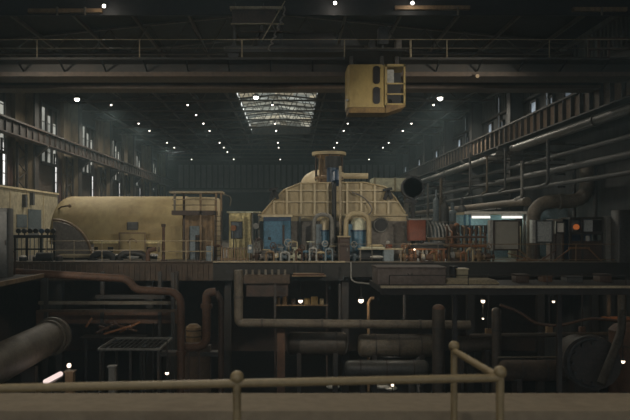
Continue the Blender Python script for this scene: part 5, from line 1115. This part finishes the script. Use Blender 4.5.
for k, (px, y, h, wd_, c, nm) in enumerate(loops):
    x = X(px, y); t = thing('looped_pipe', '%s looped pipe, %s from the left along the front of the machine floor' % (nm, ORD[k]), 'pipe', (x, y, DECK), 'small looped pipes')
    MB().tube([(x-wd_/2, y, DECK), (x-wd_/2, y, DECK+h), (x+wd_/2, y, DECK+h), (x+wd_/2, y, DECK)], .055, .14, 10).build('loop', c, t)
    for q in (-wd_/2, wd_/2): MB().cyl((x+q, y, DECK), (x+q, y, DECK+.06), .11, seg=10).build('flange', c, t)
    MB().cyl((x-.06, y, DECK+h), (x+.06, y, DECK+h), .095, seg=10).build('coupling', c, t)
v2 = [(404, 41.3+.4, .9, 'tan', 'rust_orange', 'Y', 'tan'), (411, 41.0, .7, 'rust', 'rust_orange', 'Z', 'rusty'), (421, 42.0-.1, .75, 'brown_dark', 'tan', 'Y', 'brown'), (441, 41.95, .95, 'rust_orange', 'rust', 'Y', 'orange'), (479, 40.9, .7, 'tan', 'cream_panel', 'Z', 'tan'), (488.5, 41.1, .9, 'rust', 'tan', 'Y', 'rusty')]
for k, (px, y, h, c, wl, fc, nm) in enumerate(v2):
    valve(px, y, h, c, wl, '%s handwheel valve, %s from the left among those right of the work bench' % (nm, ORD[k]), .16, fc)
for k, (px, y, w_, h, c, nm) in enumerate(((250, 41.2, 5, 1.0, 'blue_grey', 'grey blue'), (276, 41.0, 5, .5, 'cream_panel', 'low cream'), (398, 41.0, 0, 0, '', ''), (398, 41.0-.0, 0, 0, '', ''), (475, 43.0-.4, 6, 1.2, 'wall_cream', 'cream'))):
    if not w_: continue
    a, b = X(px-w_/2, y), X(px+w_/2, y); t = thing('instrument_box', '%s instrument box on a post, %s from the left along the machine floor' % (nm, ORD[k if k < 2 else 2]), 'instrument box', ((a+b)/2, y, DECK), 'instrument boxes')
    MB().cbox(a, b, y, y+.25, DECK+h*.5, DECK+h, .02).build('box', c, t); MB().box((a+b)/2-.04, (a+b)/2+.04, y+.1, y+.18, DECK, DECK+h*.5).build('post', 'grey', t)
    MB().cyl(((a+b)/2, y-.03, DECK+h*.8), ((a+b)/2, y+.01, DECK+h*.8), min(.09, h*.14), seg=12).build('dial', 'white', t)

# unseen floodlights added on the wall columns before the crane to brighten the machines
def added_flood(x, y, z, target, w_, label, spread=48):
    p = Vector((x, y, z)); d = (Vector(target)-p).normalized()
    t = thing('added_floodlight', label, 'lamp', (x, y, z))
    MB().cyl(p - d*.35, p, .16, .30, 16).build('housing', 'steel', t); MB().cyl(p, p + d*.02, .26, seg=16).build('lens', 'lamp_warm', t)
    xw_ = -18.97 if x < 0 else 16.36
    MB().bar((xw_, y, z), p - d*.3, .07).build('arm', 'steel', t)
    l = bpy.data.lights.new('floodlight', 'SPOT'); l.energy = w_; l.color = (1, .93, .78); l.spot_size = math.radians(spread); l.spot_blend = .6; l.shadow_soft_size = .6
    o = bpy.data.objects.new('floodlight', l); COL.objects.link(o); o.location = p + d*.1
    o.rotation_euler = d.to_track_quat('-Z', 'Y').to_euler()
added_flood(-17.9, 19.6, 15.2, (1.5, 46, 9.8), 6500, 'added unseen floodlight on the left wall column before the crane')
added_flood(15.2, 19.6, 15.0, (-5, 47, 9.8), 6000, 'added unseen floodlight on the right wall column before the crane')
added_flood(-17.9, 18.6, 15.0, (14.5, 42, 9.0), 3800, 'second added unseen floodlight on the left wall column, turned to the right bay', 36)
point_light('stand_lamp_light', P(414.5, 249, 40.2), 12, (1,.72,.4), .1)

for k, (px, y, z0, z1, r_, mt, nm) in enumerate(((428, 56, 9.2, 13.4, .09, 'grey', 'grey'), (441, 53, 10.2, 13.6, .12, 'lagging', 'lagged'), (470, 47.5, 12.2, 15.0, .08, 'grey_dark', 'dark'), (487, 46.5, 12.3, 14.6, .07, 'lagging', 'thin lagged'), (505, 45.0, 12.4, 15.0, .07, 'grey_dark', 'thin dark'), (522, 43.0, 11.8, 14.0, .09, 'grey', 'pale grey'), (548, 40.8, 12.5, 15.0, .1, 'grey_dark', 'thick dark'))):
    x = X(px, y); t = pipe('drop_pipe', mt, '%s drop pipe between the right wall pipes, %s from the left' % (nm, ORD[k]), 'pipe', [(x, y, z1), (x, y, z0), (x+.1, y+1.6, z0-.1)], r_, bend=.3, seg=10, flanges=[((x, y, (z0+z1)/2), (0,0,1))])
    MB().box(x, 17.3, y-.04, y+.04, z1-.3, z1-.2).build('bracket', 'steel', t)
